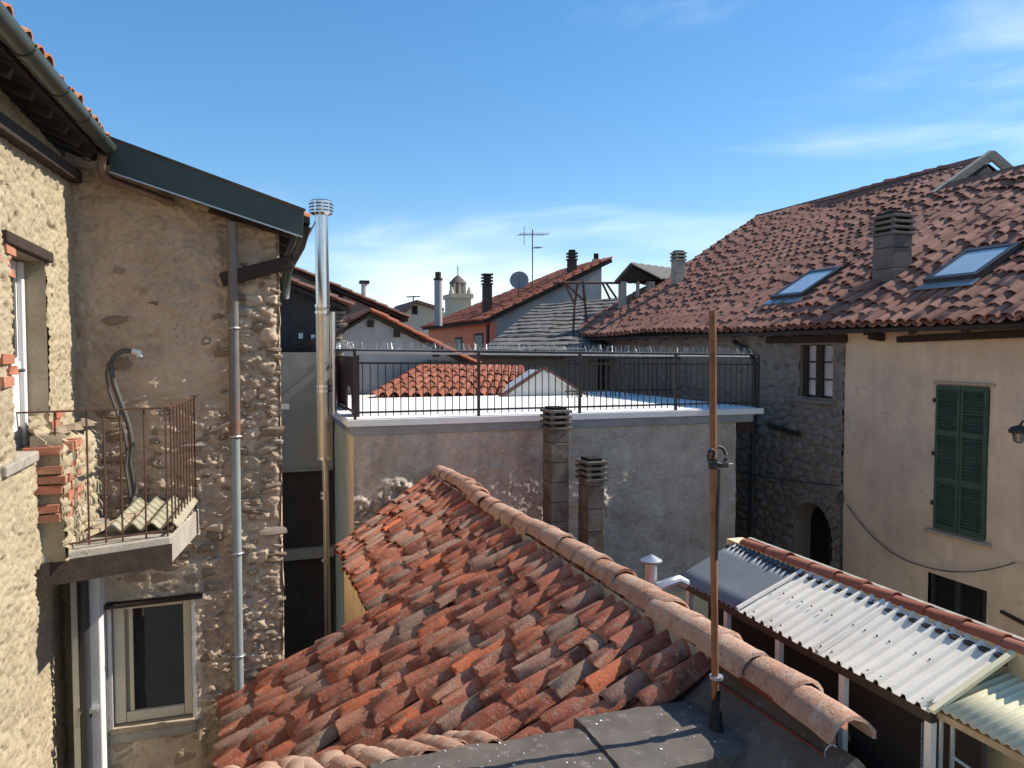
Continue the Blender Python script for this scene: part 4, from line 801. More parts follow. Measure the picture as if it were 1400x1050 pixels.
# small window
wf = MB(); wf.box(XR - .01, XR + .4, wdw[0] - .02, wdw[0], wdw[2], wdw[3]); wf.box(XR - .01, XR + .4, wdw[1], wdw[1] + .02, wdw[2], wdw[3]); wf.box(XR - .02, XR + .4, wdw[0], wdw[1], wdw[2] - .03, wdw[2]); wf.build('reveal', 'stonewall', rt)
wd = MB().box(XR + .12, XR + .15, wdw[0], wdw[1], wdw[2], wdw[3]).build('window', 'wood', rt)
ym = (wdw[0] + wdw[1]) / 2
for a, b in ((wdw[0] + .003, wdw[0] + .075), (ym - .085, ym + .085), (wdw[1] - .12, wdw[1] - .003)): MB().box(XR + .05, XR + .118, a, b, wdw[2] + .003, wdw[3] - .003).build('frame', 'wood', wd)
for a, b in ((wdw[0] + .077, ym - .087), (ym + .087, wdw[1] - .122)):
    for k in range(3):
        z0 = wdw[2] + .04 + k * .315; MB().box(XR + .095, XR + .102, a, b, z0, z0 + .285).build('pane', 'glass_curtain', wd)
        MB().box(XR + .07, XR + .118, a, b, z0 + .287, z0 + .313).build('glazing_bar', 'wood', wd)
MB().bar((XR - .03, 10.75, 6.40), (XR - .03, 12.9, 6.40), .12, .13).build('lintel', 'wood', rt, bevel=.012)
MB().box(XR - .08, XR + .1, wdw[0] - .1, wdw[1] + .25, wdw[2] - .10, wdw[2] - .032).build('sill', 'stone_grey', rt, bevel=.012)
MB().bar((XR - .05, 11.9, 4.62), (XR - .05, 12.8, 4.72), .09, .08).build('old_beam', 'wood', rt, bevel=.01)
# green shutters
s0, s1, s2, s3 = shut; ymid = (s0 + s1) / 2
MB().box(XR - .02, XR + .1, s0 - .02, s1 + .02, s2, s3).build('opening', 'hollow', rt)
slat = [box_mesh('slat', 'green_shutter', .034, (s1 - s0) / 2 - .09, .012, rough=.002, seed=i, tint=i * .25) for i in range(4)]
for a, b in ((s0 + .01, ymid - .006), (ymid + .006, s1 - .01)):
    sh = MB().box(XR - .050, XR - .022, a + .01, b - .01, s2 + .01, s3 - .01).build('shutter', 'green_shutter', rt)
    for c, d in ((a, a + .045), (b - .045, b)): MB().box(XR - .09, XR - .03, c, d, s2, s3).build('stile', 'green_shutter', sh, bevel=.004)
    for c, d in ((s2, s2 + .10), (s3 - .07, s3), (s2 + .70, s2 + .80), (s2 + 1.42, s2 + 1.50)): MB().box(XR - .088, XR - .03, a + .046, b - .046, c, d).build('rail', 'green_shutter', sh, bevel=.004)
    z = s2 + .135
    while z < s3 - .08:
        if not (s2 + .68 < z < s2 + .82 or s2 + 1.40 < z < s2 + 1.52): link('slat', random.choice(slat), sh, mat=Matrix.Translation((XR - .068, (a + b) / 2, z)) @ Matrix.Rotation(R(-38) + random.gauss(0, .05), 4, 'Y'))
        z += .048
MB().box(XR - .11, XR + .02, s0 - .09, s1 + .12, s2 - .07, s2 - .025).build('sill', 'concrete', rt, bevel=.008)
MB().box(XR - .07, XR + .02, s0 - .08, s1 + .06, s3 + .015, s3 + .055).build('head_board', 'wood_light', rt, bevel=.006)
for z in (s2 + .35, s2 + 1.1, s2 + 1.9): MB().box(XR - .10, XR - .05, s1 - .012, s1 + .035, z, z + .06).build('hinge', 'dark_iron', rt)
# lower window
MB().box(XR + .05, XR + .1, lw[0], lw[1], lw[2], lw[3]).build('lower_window', 'hollow', rt)
for a, b in ((lw[0] + .01, lw[0] + .07), (lw[1] - .07, lw[1] - .01), (8.44, 8.53)): MB().box(XR - .0, XR + .045, a, b, lw[2], lw[3]).build('window_frame', 'dark_pipe', rt)
MB().bar((XR - .05, 7.75, 2.60), (XR - .05, 7.15, 2.50), .05, .04).build('stay', 'wood', rt)
# roof: two stretches of curved tiles over a deck
EX, EZ = 9.36, 6.60; TPR = math.tan(R(30)); zr2 = lambda x: EZ + (x - EX) * TPR
secs = [((EX, 6.75), (EX, 13.42), (14.9, 13.42), (14.9, 6.75)), ((EX, 13.42), (EX, 21.65), (16.2, 21.65), (16.2, 13.42))]
dk = MB()
for q in secs: deckq(dk, q, zr2, .06, -.06)
for (x0, xe, y0, y1) in ((14.9, 22.5, 6.75, 13.42), (16.2, 22.5, 13.42, 21.65)):
    z0 = zr2(x0) - .06; z1 = z0 - (xe - x0) * .5; dk.add([(x0, y0, z0), (xe, y0, z1), (xe, y1, z1), (x0, y1, z0)], [(0, 1, 2, 3)])
rroof = dk.build('roof', 'deck', rt)
tpl2 = coppo(L=.44, r0=.078, r1=.097, th=.014, seg=5, wob=.003, seed=3)
allf = []
for q in secs:
    if q[0][1] < 10: q = ((EX, 6.78), (EX, 13.36), (14.86, 13.36), (14.86, 6.78))
    allf += tile_frames(*V3(q, zr2), .215, .345, off=.06, jit=.95, sag=.22)
sky_rects = [(10.33, 11.35, 12.45, 13.45), (10.38, 11.33, 8.66, 9.70), (10.45, 11.2, 10.45, 11.05)]
def clear(m, x0, x1, y0, y1):
    p = m @ Vector((.23, 0, 0)); return not (x0 - .05 < p.x < x1 + .05 and y0 - .02 < p.y < y1 + .02)
allf = [m for m in allf if all(clear(m, *r_) for r_ in sky_rects)]
def scr(m):
    x, y_, d = pix(m.translation); return d if -40 < x < 1440 else 999
allf.sort(key=scr)
tiles_parts(allf[:298], rroof, key='right', mat='tile_far', n=12, L=.44, r0=.078, r1=.097, seg=6, wob=.003, chip=.015)
mb = MB(); tiles_joined(mb, allf[298:], tpl2)
mb.build('upper_tiles', 'tile_far', rroof, smooth='auto', kind='stuff')
mb = MB()
for q in secs:
    fr_ = [m for m in tile_frames(*V3(q, zr2), .215, .40, off=.085, jit=.5, flip=True, sag=.22) if all(clear(m, *r_) for r_ in sky_rects)]
    tiles_joined(mb, fr_, coppo(L=.46, r0=.085, r1=.095, th=.012, seg=4, seed=8))
mb.build('pan_tiles', 'tile_far', rroof, smooth='auto', kind='stuff')
for (x0, y0, y1) in ((14.88, 6.85, 13.3), (16.2, 13.4, 21.7)):
    y = y0; k = 0
    MB().bar((x0, y0 + .03, zr2(x0) + .055), (x0, y1 - .03, zr2(x0) + .055), .17, .17).build('ridge_mortar', 'concrete_dark', rroof)
    ms = tile_meshes('ridge_r', 5, 'tile_far', L=.5, r0=.12, r1=.14, th=.018, seg=6, wob=.004)
    while y < y1 - .3:
        dd = Vector((0, 1, .05 + random.gauss(0, .015))).normalized(); ss = Vector((0, 0, 1)).cross(dd).normalized(); nn = dd.cross(ss)
        link('ridge_tile', ms[k % 5], rroof, mat=Matrix.Translation((x0, y, zr2(x0) + .03 + .03 * math.sin(y * .9))) @ Matrix((dd, ss, nn)).transposed().to_4x4()); y += .42; k += 1
# flashing where the taller stretch ends
for xa, xb, sg_ in ((14.5, 16.2, 1), (17.9, 16.2, 1)):
    za = zr2(xa) if xa < 16 else zr2(16.2) - (xa - 16.2) * .5
    MB().bar((xa, 13.36, za + .06), (xb, 13.36, zr2(16.2) + .13), .08, .20, up=(0, -.3, 1)).build('verge_flashing', 'concrete', rroof)
MB().prism([(13.8, 13.45, zr2(13.8) - .6), (16.2, 13.45, 8.6), (18.8, 13.45, 8.6), (16.2, 13.45, zr2(16.2) - .1)], (0, .05, 0)).build('gable_infill', 'stonewall', rroof)
# eaves: gutterless, rafter ends and long beams
MB().bar((EX + .10, 6.8, EZ - .085), (EX + .10, 21.6, EZ - .085), .05, .07).build('eave_board', 'wood', rroof)
for i in range(16): MB().bar((EX + .03, 7.2 + i * .9, EZ - .11), (EX + .6, 7.2 + i * .9, EZ + .2), .10, .11).build('rafter', 'wood', rroof)
MB().bar((XR - .10, 7.0, 6.43), (XR - .07, 9.6, 6.37), .13, .10).build('eave_beam', 'wood', rt, bevel=.015)
MB().bar((XR - .28, 9.98, 6.44), (XR + .1, 9.98, 6.40), .13, .13).build('beam_end', 'wood', rt, bevel=.02)
# skylights and chimney
def skylight(x0, x1, y0, y1):
    nrm = Vector((-math.sin(R(30)), 0, math.cos(R(30)))); al = Vector((math.cos(R(30)), 0, math.sin(R(30)))); c = Vector(((x0 + x1) / 2, (y0 + y1) / 2, zr2((x0 + x1) / 2))); hl = (x1 - x0) / 2 / math.cos(R(30)); hw = (y1 - y0) / 2
    sk = MB().obox(c + nrm * .03, al * hl, Vector((0, hw, 0)), nrm * .10).build('skylight', 'dark_pipe', rt)
    for k in (-1, 1):
        MB().obox(c + nrm * .15 + al * k * (hl - .05), al * .05, Vector((0, hw, 0)), nrm * .018).build('frame', 'dark_pipe', sk, bevel=.006)
        MB().obox(c + nrm * .15 + Vector((0, k * (hw - .045), 0)), al * (hl - .101), Vector((0, .045, 0)), nrm * .017).build('frame', 'dark_pipe', sk, bevel=.006)
    MB().obox(c + nrm * .142, al * (hl - .1), Vector((0, hw - .09, 0)), nrm * .006).build('pane', 'glass_sky', sk)
    MB().obox(c - al * (hl + .09) + nrm * .085, al * .10, Vector((0, hw + .05, 0)), nrm * .008).build('apron', 'galv', sk)
skylight(10.33, 11.33, 12.47, 13.42); skylight(10.38, 11.30, 8.70, 9.66)
chimney(rt, 10.55, 10.98, 10.52, 10.98, 6.9, 8.62, .36, 4, 'concrete_dark', .10, .035)
MB().obox((10.66, 10.75, zr2(10.66) + .09), (.28 * math.cos(R(30)), 0, .28 * math.sin(R(30))), (0, .36, 0), (-.008, 0, .014)).build('chimney_flashing', 'dark_pipe', rt)
chimney(rt, 11.75, 12.05, 19.6, 19.9, 7.6, 9.1, .4, 3, 'concrete', .1, .03)
# downpipe, cables, lamp
MB().tube([at(1003, 466, X=XR - .25), at(1008, 470, X=XR - .15), at(1026, 484, X=XR - .08), at(1031, 497, X=XR - .07), at(1030, 600, X=XR - .07), at(1027, 760, X=XR - .07)], .05, 10).build('downpipe', 'dark_pipe', rt, smooth='auto')
def sag(a, b, s, n=14): return [Vector(a).lerp(Vector(b), i / n) - Vector((0, 0, 4 * s * (i / n) * (1 - i / n))) for i in range(n + 1)]
MB().tube(sag(at(1012, 645, X=XR - .12), at(1148, 664, X=XR - .10), .03), .012, 6).build('cable', 'dark_pipe', label='thin dark cable crossing the grey stone wall above the arched doorway', cat='cable')
MB().tube(sag(at(1158, 690, X=XR - .1), at(1256, 772, X=XR - .10), .18) + sag(at(1256, 772, X=XR - .10), at(1388, 769, X=XR - .12), .12)[1:], .010, 6).build('cable', 'cable_grey', label='slack grey cable looping across the beige plaster below the green shutters', cat='cable')
jb = MB().box(XR - .09, XR - .0, 10.76, 10.86, 3.55, 3.70).build('junction_box', 'cable_grey', bevel=.008, label='small grey junction box at the seam of stone and beige plaster', cat='box')
MB().tube([(XR - .045, 10.81, 3.55), (XR - .05, 10.82, 1.0)], .012, 6).build('lead', 'cable_grey', jb)
lp = at(1394, 590, X=XR - .55)
la = thing('wall_lamp', (lp.x, lp.y, lp.z - .2), 'dark lantern style wall lamp by the beige plaster house', 'lamp')
MB().tube([lp + Vector((0, 0, .08)), lp + Vector((0, 0, .05)), lp + Vector((0, 0, .01)), lp + Vector((0, 0, -.02))], [.03, .10, .13, .12], 14).build('hood', 'dark_iron', la, smooth='auto')
MB().tube([lp + Vector((0, 0, -.02)), lp + Vector((0, 0, -.12)), lp + Vector((0, 0, -.15))], [.085, .07, .03], 14).build('globe', 'glass_far', la, smooth='auto')
MB().tube([lp + Vector((0, 0, .07)), lp + Vector((.05, 0, .13)), (XR - .0, lp.y, lp.z + .16)], .015, 8).build('arm', 'dark_iron', la)
MB().box(XR - .08, XR - .0, lp.y - .05, lp.y + .05, lp.z + .06, lp.z + .26).build('plate', 'dark_iron', la)

# ================================================================== CORRUGATED LEAN-TO AND CANOPY (right foreground)
S = .70
CXr, CXl = 8.0 * S, 6.83 * S
crt = at(1020, 757, X=CXr); crn = at(1395, 880, X=CXr); cll = at(925, 790, X=CXl); cln = at(1262, 945, X=CXl)
ct = thing('corrugated_shed', (5.2, 6, 0), 'shed roofed with white ribbed metal sheets under a row of red coping tiles', 'shed')
ZR_, ZL_ = 3.84, 3.50
def ribbed(x0, x1, y0, y1, z0, z1, pitch, h, kind, th=.004, per=12):
    n = int(round((y1 - y0) / pitch)); ys = []; hs = []
    if kind == 'trap':
        for i in range(n):
            for u, q in ((0, 0), (.52, 0), (.64, 1), (.86, 1)): ys.append(y0 + (i + u) * pitch); hs.append(q * h)
        ys.append(y1); hs.append(0)
    else:
        for i in range(n * per + 1): ys.append(y0 + i * (y1 - y0) / (n * per)); hs.append(h * .5 * (1 + math.sin(i * 2 * math.pi / per)))
    m = MB(); k = len(ys); nn = 5; vs = []
    for lay in (0, -th):
        for j in range(nn):
            u = j / (nn - 1); vs += [(x0 + (x1 - x0) * u, yy, z0 + (z1 - z0) * u + hh + lay + .006 * math.sin(yy * 3 + u * 4)) for yy, hh in zip(ys, hs)]
    o = nn * k; f = []
    for j in range(nn - 1):
        for i in range(k - 1): f += [(j * k + i, (j + 1) * k + i, (j + 1) * k + i + 1, j * k + i + 1), (o + j * k + i, o + j * k + i + 1, o + (j + 1) * k + i + 1, o + (j + 1) * k + i)]
    for i in range(k - 1): f += [(i, i + 1, o + i + 1, o + i), ((nn - 1) * k + i + 1, (nn - 1) * k + i, o + (nn - 1) * k + i, o + (nn - 1) * k + i + 1)]
    return m.add(vs, f)
yn = 4.33; ysp = 6.70; yf = 7.95
sh1 = ribbed(CXl, CXr, yn, 5.55, ZL_, ZR_, .138, .035, 'trap').build('white_sheet', 'white_sheet', ct)
sh1 = ribbed(CXl - .01, CXr, 5.50, ysp, ZL_ + .004, ZR_ + .004, .138, .035, 'trap').build('white_sheet', 'white_sheet', ct)
sh2 = ribbed(CXl, CXr, ysp - .03, yf, ZL_ - .006, ZR_ - .006, .085, .028, 'sine').build('shade_blue_sheet', 'shade_toned_sheet', ct, smooth=True)  # finer corrugation; its shade is painted by the blue-grey colour
scw = MB()
for k in range(17):
    for u in (.06, .5, .93):
        if random.random() < .3: continue
        yy = yn + (k + .75) * .138; x = CXl + (CXr - CXl) * u; z = ZL_ + (ZR_ - ZL_) * u + .038
        scw.tube([(x, yy, z - .01), (x, yy, z + .005)], [.009, .006], 6)
scw.build('screws', 'dark_iron', ct, kind='stuff')
MB().bar((CXl + .04, yn, ZL_ - .045), (CXl + .04, yf + .05, ZL_ - .045), .05, .08).build('front_beam', 'dark_iron', ct)
MB().bar((CXr - .06, yn, ZR_ - .05), (CXr - .06, yf + .05, ZR_ - .05), .05, .08).build('rear_beam', 'dark_iron', ct)
MB().box(CXr + .0, CXr + .22, 4.2, 8.1, 0, ZR_ + .03).build('wall', 'yellow_plaster', ct)
MB().bar((CXl, yn - .02, ZL_ + .02), (CXr, yn - .02, ZR_ + .02), .05, .03).build('edge_trim', 'yellow_sheet', ct)
for y in (4.36, 5.25, 6.1, 6.95, 7.7): MB().box(CXl + .02, CXl + .075, y - .03, y + .03, 0, ZL_ - .088).build('post', 'white_paint', ct)
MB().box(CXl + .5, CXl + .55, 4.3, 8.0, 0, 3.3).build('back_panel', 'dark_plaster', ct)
y = 7.85; k = 0; ms = tile_meshes('coping', 6, 'tile_red', L=.46, r0=.078, r1=.088, th=.014, seg=7, rings=3, wob=.003)
while y > 4.45:
    dd = Vector((random.gauss(0, .02), -1, .05 + random.gauss(0, .01))).normalized(); ss = Vector((0, 0, 1)).cross(dd).normalized(); nn = dd.cross(ss)
    link('coping_tile', ms[k % 6], ct, mat=Matrix.Translation((CXr + .08, y, ZR_ + .02)) @ Matrix((dd, ss, nn)).transposed().to_4x4())
    y -= .37; k += 1
MB().bar((CXr + .19, 7.9, ZR_ + .05), (CXr + .19, 4.05, ZR_ + .05), .05, .05).build('mortar_edge', 'concrete', ct)
MB().box(CXr + .02, CXr + .2, 4.0, 4.06, ZR_ - .02, ZR_ + .06).build('end_cap', 'white_paint', ct)
ca = thing('plastic_canopy', (5.3, 3.6, 0), 'yellowed corrugated plastic canopy on thin poles in front of the shed', 'canopy')
ribbed(CXl + .05, 6.35, 2.3, 4.40, ZL_ + .03, 3.80, .075, .02, 'sine', per=10).build('sheet', 'yellow_sheet', ca, smooth=True)
MB().bar((CXl + .10, 2.3, ZL_ - .03), (CXl + .10, 4.38, ZL_ - .03), .04, .05).build('beam', 'wood_light', ca)
for x, y in ((4.90, 4.33), (4.98, 4.30), (5.1, 3.7)): MB().tube([(x, y, 0), (x, y, ZL_ - .02 if x < 5 else 3.5)], .018, 8).build('pole', 'galv' if x < 5.05 else 'rust', ca, smooth='auto')
MB().tube([(4.98, 4.30, 3.15), (5.6, 3.3, 2.6)], .014, 8).build('brace', 'galv', ca)
MB().tube([(5.1, 3.7, 3.2), (5.4, 3.2, 3.35)], .014, 8).build('brace', 'galv', ca); MB().tube([(5.05, 3.85, 3.1), (5.6, 3.5, 2.3)], .014, 8).build('brace', 'galv', ca)
chn = MB()
for i in range(26):
    z = 3.34 - i * .034; c = Vector((4.84, 4.44, z)); pl = (1, 0) if i % 2 else (0, 1)
    chn.tube([c + Vector((pl[0] * .011 * math.cos(a * .785), pl[1] * .011 * math.cos(a * .785), .022 * math.sin(a * .785))) for a in range(9)], .0035, 5, cap=False)
chn.build('chain', 'galv', label='thin steel chain hanging from the shed roof beam', cat='chain')

# ================================================================== BACKGROUND ROOFSCAPE
def joined_roof(parent, A, B, C, D, mat, sp=.22, ex=.38, jit=.5, seg=3, pan=True, name='roof_tiles', base='deck', rname='roof', th=.08):
    A, B, C, D = map(Vector, (A, B, C, D)); dn_ = Vector((0, 0, -.05))
    m = MB().add([p + dn_ for p in (A, B, C, D)] + [p + dn_ * (1 + th / .05) for p in (A, B, C, D)], [(0, 1, 2, 3), (7, 6, 5, 4), (0, 4, 5, 1), (1, 5, 6, 2), (2, 6, 7, 3), (3, 7, 4, 0)])
    r = m.build(rname, base, parent); t = MB()
    tiles_joined(t, tile_frames(A, B, C, D, sp, ex, off=.03, jit=jit), coppo(L=.46, r0=.08, r1=.1, th=.015, seg=seg, seed=2))
    if pan: tiles_joined(t, tile_frames(A, B, C, D, sp, ex, off=.055, jit=jit, flip=True), coppo(L=.46, r0=.09, r1=.1, th=.012, seg=3, seed=2))
    t.build(name, mat, r, smooth='auto', kind='stuff'); return r
# grey gable house behind the terrace
YG = 18.3
gh = thing('gable_house', (3.6, 21, 0), 'grey plastered gable house with thin red tile edges beyond the terrace', 'house')
pk = at(505, 425, Y=YG); gl = at(450, 458, Y=YG); gr = at(638, 492, Y=YG); gl2 = pk + (gl - pk) * 1.5; gr2 = pk + (gr - pk) * 1.25
MB().prism([(gl2.x + .1, YG, 0), (gr2.x - .1, YG, 0), (gr2.x - .1, YG, gr2.z - .08), (pk.x, YG, pk.z - .10), (gl2.x + .1, YG, gl2.z - .08)], (0, 6, 0)).build('wall', 'grey_plaster', gh)
dY = Vector((0, 6.2, 0)); o_ = Vector((0, -.15, 0))
joined_roof(gh, gr2 + dY, gr2 + o_, pk + o_, pk + dY, 'tile_new'); joined_roof(gh, gl2 + o_, gl2 + dY, pk + dY, pk + o_, 'tile_dark')
for t_ in (.22, .62): p = pk.lerp(gr, t_ + .05); MB().box(p.x - .07, p.x + .07, YG - .12, YG - .0, p.z - .30, p.z - .14).build('beam_end', 'wood', gh)
MB().box(pk.x - .05, pk.x + .09, YG - .12, YG, pk.z - .38, pk.z - .22).build('beam_end', 'wood', gh)
# low red roof just behind the terrace
lr = thing('low_roof_shed', (4.2, 17.8, 0), 'low shed with a clean red tile roof between terrace floor and grey gable', 'shed')
a_ = at(512, 541, Y=16.9); b_ = at(712, 541, Y=16.9); c_ = at(712, 503, Y=18.2); d_ = at(588, 497, Y=18.2)
joined_roof(lr, a_, b_, c_, d_, 'tile_red', sp=.2, ex=.34, seg=4); MB().box(a_.x + .1, b_.x - .05, 17.0, 18.25, 0, a_.z - .14).build('wall', 'white_plaster', lr)
# small white gable
wg = thing('white_gable', (6.4, 16.6, 5.165), 'small white plastered gable with dark tile edges on the terrace', 'gable')
p0 = at(690, 541, Y=16.4); p1 = at(803, 545, Y=16.4); p2 = at(743, 506, Y=16.4)
MB().prism([(p0.x, 16.4, 5.17), (p1.x, 16.4, 5.17), (p2.x, 16.4, p2.z)], (0, .9, 0)).build('wall', 'white_plaster', wg)
for p in (p0, p1): MB().bar((p.x + (.12 if p is p1 else -.12), 16.38, p.z - .02), (p2.x, 16.38, p2.z + .05), .14, .05).build('coping', 'tile_dark', wg)
MB().bar((p1.x + .16, 16.3, p1.z - .10), (p2.x + .1, 16.3, p2.z - .07), .03, .03).build('trim', 'white_paint', wg)
# slate roofed house
sh_ = thing('slate_house', (9, 22, 0), 'house with a wavy grey slate roof between orange house and curved tile roof', 'house')
A = at(656, 482, Y=19.6); B = Vector((9.6, 19.6, A.z)); D = at(738, 417, Y=24.6); C = Vector((13.0, 24.6, D.z + .35)); 
MB().box(A.x + .1, 9.4, 19.85, 24.5, 0, A.z - .05).build('wall', 'stonewall', sh_)
MB().prism([(A.x + .1, 19.86, A.z - .06), (D.x, 24.5, D.z - .08), (D.x, 24.5, A.z - .06)], (.1, 0, 0)).build('side_wall', 'grey_plaster', sh_)
rs = MB().add([p + Vector((0, 0, -.06)) for p in (A, B, C, D)] + [p + Vector((0, 0, -.16)) for p in (A, B, C, D)], [(0, 1, 2, 3), (7, 6, 5, 4), (0, 4, 5, 1), (1, 5, 6, 2), (2, 6, 7, 3), (3, 7, 4, 0)]).build('roof', 'deck', sh_)
nr, nc = 13, 22; cc_ = 0
for i in range(nr):
    for j in range(nc):
        u0 = j / nc; u1 = (j + 1) / nc; v0 = i / nr; v1 = (i + 1.35) / nr
        if A.lerp(B, u0).x > 9.6: continue
        P_ = lambda u, v_: A.lerp(B, u).lerp(D.lerp(C, u), min(v_, 1))
        w_ = Vector((0, 0, .05 * float(vnoise(np.array([u0 * 7.]), np.array([v0 * 5.]), 3)[0]))); up_ = Vector((0, 0, .055 + random.uniform(-.01, .015)))
        q = [P_(u0 + .002, v0) + up_ + w_, P_(u1 - .002, v0) + up_ + w_, P_(u1 - .002, v1) + w_, P_(u0 + .002, v1) + w_]
        MB().add(q + [p - Vector((0, 0, .035)) for p in q], [(0, 1, 2, 3), (7, 6, 5, 4), (0, 4, 5, 1), (1, 5, 6, 2), (2, 6, 7, 3), (3, 7, 4, 0)], random.random()).build('slate', 'slate', rs)
# orange house
YO = 27.0
oh = thing('orange_house', (11, 30, 0), 'orange plastered house with grey gable wall and a single sloping red tile roof', 'house')
e0 = at(662, 437, Y=YO); e1 = at(836, 353, Y=YO); DL = 10.5
e0b = e0 + Vector((0, DL, 0)); e1b = e1 + Vector((0, 4.6, 0)); sdx = (e1 - e0).normalized()
wl = e0 + sdx * .35; wr = e1 - sdx * .35
MB().prism([(wl.x, YO + .2, 0), (wr.x, YO + .2, 0), (wr.x, YO + .2, wr.z - .18), (wl.x, YO + .2, wl.z - .2)], (0, 4.4, 0)).build('gable_wall', 'grey_plaster', oh)
MB().box(wl.x - .04, wl.x + .2, YO + .16, YO + DL - .2, 0, wl.z - .22).build('front_wall', 'orange_plaster', oh)
ee = e0.lerp(e1, .50)
ro_ = joined_roof(oh, e0b, e0, e1, e1b, 'tile_new', sp=.25, ex=.42, seg=3, jit=.7)
MB().bar(e0 + Vector((0, -.02, -.09)), e1 + Vector((0, -.02, -.09)), .06, .14).build('verge_board', 'wood', oh)
for (y0, y1, z0, z1) in ((28.0, 29.2, 5.75, 6.85), (31.0, 32.2, 5.75, 6.75)):
    wo = MB().box(wl.x - .06, wl.x - .042, y0, y1, z0, z1).build('window', 'wood', oh); MB().box(wl.x - .066, wl.x - .061, y0 + .1, y1 - .1, z0 + .08, z1 - .08).build('pane', 'glass_far', wo)
MB().tube([(wl.x - .1, 27.3, 0), (wl.x - .1, 27.3, wl.z - .3)], .06, 8).build('downpipe', 'dark_pipe', oh)
def chim_far(root, px, pyt, pyb, Y, wpx, nl=4, mat='dark_plaster'):
    p = at(px, pyt, Y=Y); b = at(px, pyb, Y=Y); w_ = wpx / F * (p.y * math.cos(TH) + p.x * math.sin(TH)) / 2 * .8
    ch = MB().box(p.x - w_, p.x + w_, Y - w_, Y + w_, b.z - .5, p.z - .45).build('chimney', mat, root, bevel=.01)
    for i in range(nl): MB().box(p.x - w_ * 1.18, p.x + w_ * 1.18, Y - w_ * 1.18, Y + w_ * 1.18, p.z - .44 + i * .12, p.z - .37 + i * .12).build('louvre', mat, ch)
    MB().box(p.x - w_ * .7, p.x + w_ * .7, Y - w_ * .7, Y + w_ * .7, p.z - .46, p.z - .02).build('throat', 'hollow', ch)
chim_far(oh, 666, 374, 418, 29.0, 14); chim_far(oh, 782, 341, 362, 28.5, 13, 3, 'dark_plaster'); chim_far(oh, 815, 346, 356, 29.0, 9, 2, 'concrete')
# round chimney
p = at(599, 372, Y=32.0); b = at(599, 426, Y=32.0); rc = MB().tube([(p.x, 32, b.z - .6), (p.x, 32, p.z - .35)], .17, 12).build('round_chimney', 'grey_plaster', oh, smooth='auto')
MB().tube([(p.x, 32, p.z - .34), (p.x, 32, p.z - .26), (p.x, 32, p.z - .25), (p.x, 32, p.z)], [.2, .2, .13, .13], 12).build('cowl', 'dark_iron', rc, smooth='auto')
# antenna and dish
an = at(728, 385, Y=29.5); ant = thing('tv_antenna', an, 'thin television antenna with two arrays on the sloping red roof', 'antenna')
zt2 = at(728, 314, Y=29.5).z; k_ = (an.y * math.cos(TH) + an.x * math.sin(TH)) / F
MB().tube([(an.x, an.y, an.z - 1.0), (an.x, an.y, zt2)], .022, 6).build('mast', 'dark_iron', ant)
az_ = at(728, 320, Y=29.5).z
MB().tube([(an.x - 20 * k_, an.y, az_ - .05), (an.x + 28 * k_, an.y + .4, az_ + .08)], .014, 6).build('boom', 'dark_iron', ant)
for i in range(9):
    x = an.x - 19 * k_ + i * 5.4 * k_; MB().tube([(x, an.y + .05 * i - .5, az_ - .04 + i * .015), (x, an.y + .05 * i + .5, az_ - .04 + i * .015)], .008, 5).build('element', 'dark_iron', ant)
MB().tube([(an.x - 12 * k_, an.y, az_ - .45), (an.x - 12 * k_, an.y, az_ + .3)], .012, 5).build('element', 'dark_iron', ant)
az2 = at(728, 339, Y=29.5).z
MB().tube([(an.x - 1 * k_, an.y, az2), (an.x + 14 * k_, an.y + .2, az2 + .06)], .016, 6).build('boom', 'dark_iron', ant)
for i in range(5): MB().tube([(an.x + (3 + i * 2.4) * k_, an.y - .2, az2 + .03), (an.x + (3 + i * 2.4) * k_, an.y + .3, az2 + .03)], .01, 5).build('element', 'dark_iron', ant)
ds = at(710, 384, Y=29.0); dsh = thing('satellite_dish', (ds.x, ds.y, ds.z - .4), 'round grey satellite dish on the sloping red roof', 'dish')
dv_ = Vector((-.35, -.85, .3)).normalized(); da = dv_.cross(Vector((0, 0, 1))).normalized(); db = da.cross(dv_)
dm = MB(); vs = [ds]; fs = []
for rI, r_ in ((1, .16), (2, .30), (3, .38)):
    vs += [ds + da * r_ * math.cos(a * .3927) + db * r_ * math.sin(a * .3927) + dv_ * (r_ * r_ * .55) for a in range(16)]
fs += [(0, 1 + k, 1 + (k + 1) % 16) for k in range(16)]
for q in (0, 1): fs += [(1 + q * 16 + k, 17 + q * 16 + k, 17 + q * 16 + (k + 1) % 16, 1 + q * 16 + (k + 1) % 16) for k in range(16)]
do = dm.add(vs, fs).build('reflector', 'dish', dsh, smooth=True); sd_ = do.modifiers.new('thick', 'SOLIDIFY'); sd_.thickness = .015
MB().tube([ds - dv_ * .02, ds - Vector((0, -.1, .6))], .025, 6).build('bracket', 'dark_iron', dsh); MB().tube([ds - db * .36 + dv_ * .08, ds + dv_ * .42], .012, 5).build('feed_arm', 'dark_iron', dsh)
# pergola frame of brown tubes
pg = thing('tube_frame', (10.3, 21.0, 6.3), 'brown steel tube pergola frame with slanted supports over the slate roof', 'frame')
YP = 20.8; q = lambda x, y_, dY=0: at(x, y_, Y=YP + dY)
for a, b in ((q(757, 386), q(850, 387)), (q(770, 384), q(786, 416)), (q(770, 384), q(801, 413)), (q(790, 386), q(786, 416)), (q(797, 384), q(802, 440)), (q(786, 414), q(783, 462)), (q(828, 386), q(843, 408)), (q(824, 388), q(834, 409)), (q(797, 384), q(801, 413))):
    MB().tube([a, b], .035, 8).build('tube', 'iron_brown', pg)
